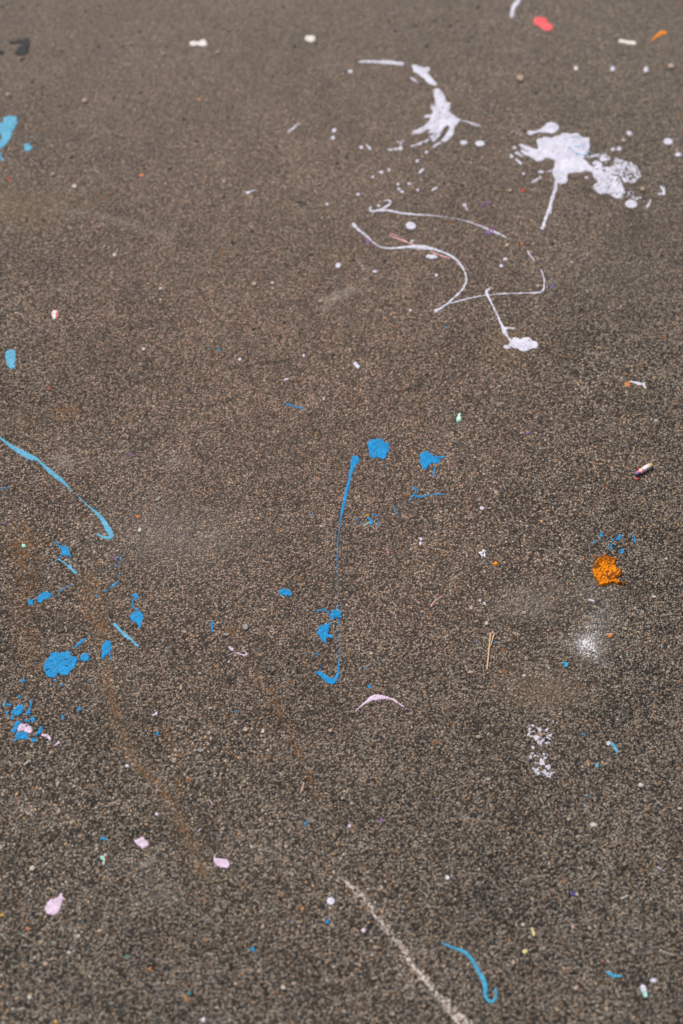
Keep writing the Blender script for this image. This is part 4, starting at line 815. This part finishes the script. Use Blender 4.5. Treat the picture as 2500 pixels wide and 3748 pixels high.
# ---- bottom centre
drop('white','large round white dot beside the top of the pale scuffed line',B2,629,778,30,30,GW,rough=1)
mark('paint_streak','scuff','long pale scuffed line running diagonally to the bottom edge',B2,[s((675,632,14),(730,655,36),(800,725,42),(860,775,34),(880,830,26),(912,880,32),(970,950,42),(1020,1010,46),(1090,1080,46),(1120,1150,44),(1200,1250,56),(1270,1330,56),(1330,1410,54),(1400,1480,66),(1470,1550,80),(1540,1620,86)),
 s((700,640,60),(860,780,60),(980,960,60),(1110,1110,70),(1220,1260,80),(1340,1420,80),(1500,1590,110),wear=.86)],'scuff mark',rough=4,wear=.38,thick=.00012,cell=1.4)
mark('pebble','pinkpebble','curved pale oblong pebble in the lower centre',B2,[s((456,30,20),(452,62,24),(436,90,20))],'pebble',rough=.8,thick=.002)
mark('paint_fleck','blue','small slanted blue fleck below the curved pale pebble',B2,[s((460,296,12),(482,270,15))],'paint fleck',rough=1,group=GB)
mark('paint_fleck','purple','small purple fleck in the lower centre',B2,[c(952,268,18,17)],'paint fleck',rough=1.2,group=GF)
mark('paint_fleck','pink','small pink fleck left of the purple fleck',B2,[c(748,302,14,15)],'paint fleck',rough=1.2,wear=.1,group=GP)
mark('paint_fleck','blue','small blue fleck under the large round white dot',B2,[c(607,911,14,16),c(597,886,8,10)],'paint fleck',rough=1,group=GB)
mark('paint_fleck','blue','faint blue tick left of the fleck under the white dot',B2,[c(380,903,13,7)],'paint fleck',rough=1,wear=.2,group=GB)
drop('pink','pinkish lavender dot left of the pale scuffed line',B2,838,965,18,17,GP)
drop('blue','blue dot left of the pale scuffed line, furthest down',B2,131,1092,17,17,GB)
drop('white','small white dot right of the pale scuffed line',B2,1373,633,18,17,GW)
for x,y,rx,ry,m,l in [(195,948,14,14,'pinkpebble','pinkish pebble above the lowest blue dot'),(325,1335,20,16,'palestone','pale pebble left of the bottom of the scuffed line'),(393,1308,20,12,'pinkpebble','pinkish pebble just right of the pale one near the bottom'),(1383,1418,16,13,'palestone','pale pebble right beside the bottom of the scuffed line'),(22,1312,15,14,'pinkpebble','pinkish pebble below the lowest blue dot'),
 (343,432,16,14,'pinkpebble','pinkish pebble below the slanted blue fleck'),(124,437,12,12,'palestone','pale crumb left below the slanted blue fleck'),(1025,1502,20,18,'greypebble','grey pebble left of the scuffed line at the bottom'),(912,1075,13,12,'pinkpebble','pinkish pebble left of the middle of the scuffed line'),(450,828,13,16,'tan','tan pebble left of the large round white dot')]:
    pebble(m,l,B2,x,y,rx,ry)
# ---- bottom right
mark('paint_streak','tealblue','light blue curved streak ending in a hook at the bottom right',B3,[s((34,1052,16),(100,1080,24),(180,1108,33),(225,1155,31),(260,1225,36),(300,1290,40),(310,1345,42),(305,1385,32),(330,1424,26),(362,1422,27),(378,1385,24),(373,1340,20))],'paint streak',rough=1)
mark('paint_streak','tealblue','short light blue dash right of the hooked streak',B4,[s((695,340,34),(740,372,50),(800,390,46),(858,388,30))],'paint streak',rough=.9)
drop('white','flat white drop near the bottom right corner',B4,1230,439,45,26,GW)
mark('chip','white','white capsule shaped chip with a mint lower end',B4,[s((1108,525,76),(1125,570,76),(1134,610,56))],'chip',rough=.8,thick=.0015,group=GF,parts=[('mint_end','mint','mint end',[s((1100,560,22),(1128,590,40),(1136,622,40))],.05)])
drop('cream','oval cream drop right of the hooked streak, lower of two',B3,559,1102,20,15,name='paint_drop')
mark('paint_drop','cream','oblong cream drop right of the hooked streak, upper of two',B3,[s((605,958,20),(618,996,21))],'paint drop',rough=.7)
mark('pebble','palestone','white angular stone chip in the lower right',B3,[p((966,290),(1000,282),(1027,300),(1020,314),(984,313))],'pebble',rough=.6,thick=.002)
mark('chip','violet','violet chip with a pale end in the lower right',B3,[c(860,734,16,12),s((868,738,14),(892,742,18))],'chip',rough=.8,thick=.001,group=GF,parts=[('pale_end','palestone','pale end',[c(890,742,11,9)],0)])
mark('pebble','palestone','greyish white oblong grain right of the violet chip',B3,[s((1177,768,17),(1214,750,20))],'pebble',rough=.5,thick=.0015)
mark('paint_fleck','pink','thin pink tick near the right edge, upper of two',B3,[s((1404,564,12),(1430,578,10),(1452,591,7))],'paint fleck',rough=.8,group=GP)
mark('paint_fleck','pinkline','thin upright pink tick near the right edge, lower of two',B3,[s((1302,700,7),(1305,728,8))],'paint fleck',rough=.8,group=GP)
mark('twig','scuff','pale twig piece near the right edge by the bottom',B3,[s((1425,1098,18),(1445,1112,14),(1515,1130,10))],'twig',rough=.8,thick=.0015)
mark('paint_fleck','red','tiny red speck above the short light blue dash',B4,[c(644,225,14,14)],'paint fleck',rough=.8,wear=.1,group=GF)
mark('paint_fleck','tealblue','faint tiny blue speck in the right above the white stone chip',B3,[c(957,106,9,9)],'paint fleck',rough=.8,wear=.1,group=GB)
for x,y,rx,ry,m,l in [(838,262,12,11,'pinkpebble','pinkish pebble left of the white stone chip'),(1295,45,16,15,'palestone','pale pebble above right of the white stone chip'),(1545,193,14,10,'palestone','pale pebble near the right edge above the pink ticks'),(972,955,16,13,'greypebble','greyish pebble right of the cream drops'),(885,1336,20,16,'pinkpebble','pinkish pebble between the hooked streak and short dash'),
 (1080,1470,17,20,'pebble','beige pebble below the short light blue dash'),(765,1475,17,15,'pebble','beige pebble right of the hook end'),(485,1175,15,18,'pinkpebble','pinkish pebble just right of the curved streak'),(548,932,12,12,'palestone','small pale crumb left of the oblong cream drop'),(865,945,12,18,'pinkpebble','upright pinkish pebble left of the greyish one'),
 (810,1215,11,16,'tan','upright tan pebble right of the curved streak'),(1398,1340,13,14,'pebble','beige pebble under the flat white drop')]:
    pebble(m,l,B3,x,y,rx,ry)
print('things', len([o for o in bpy.data.objects if o.parent is None]))
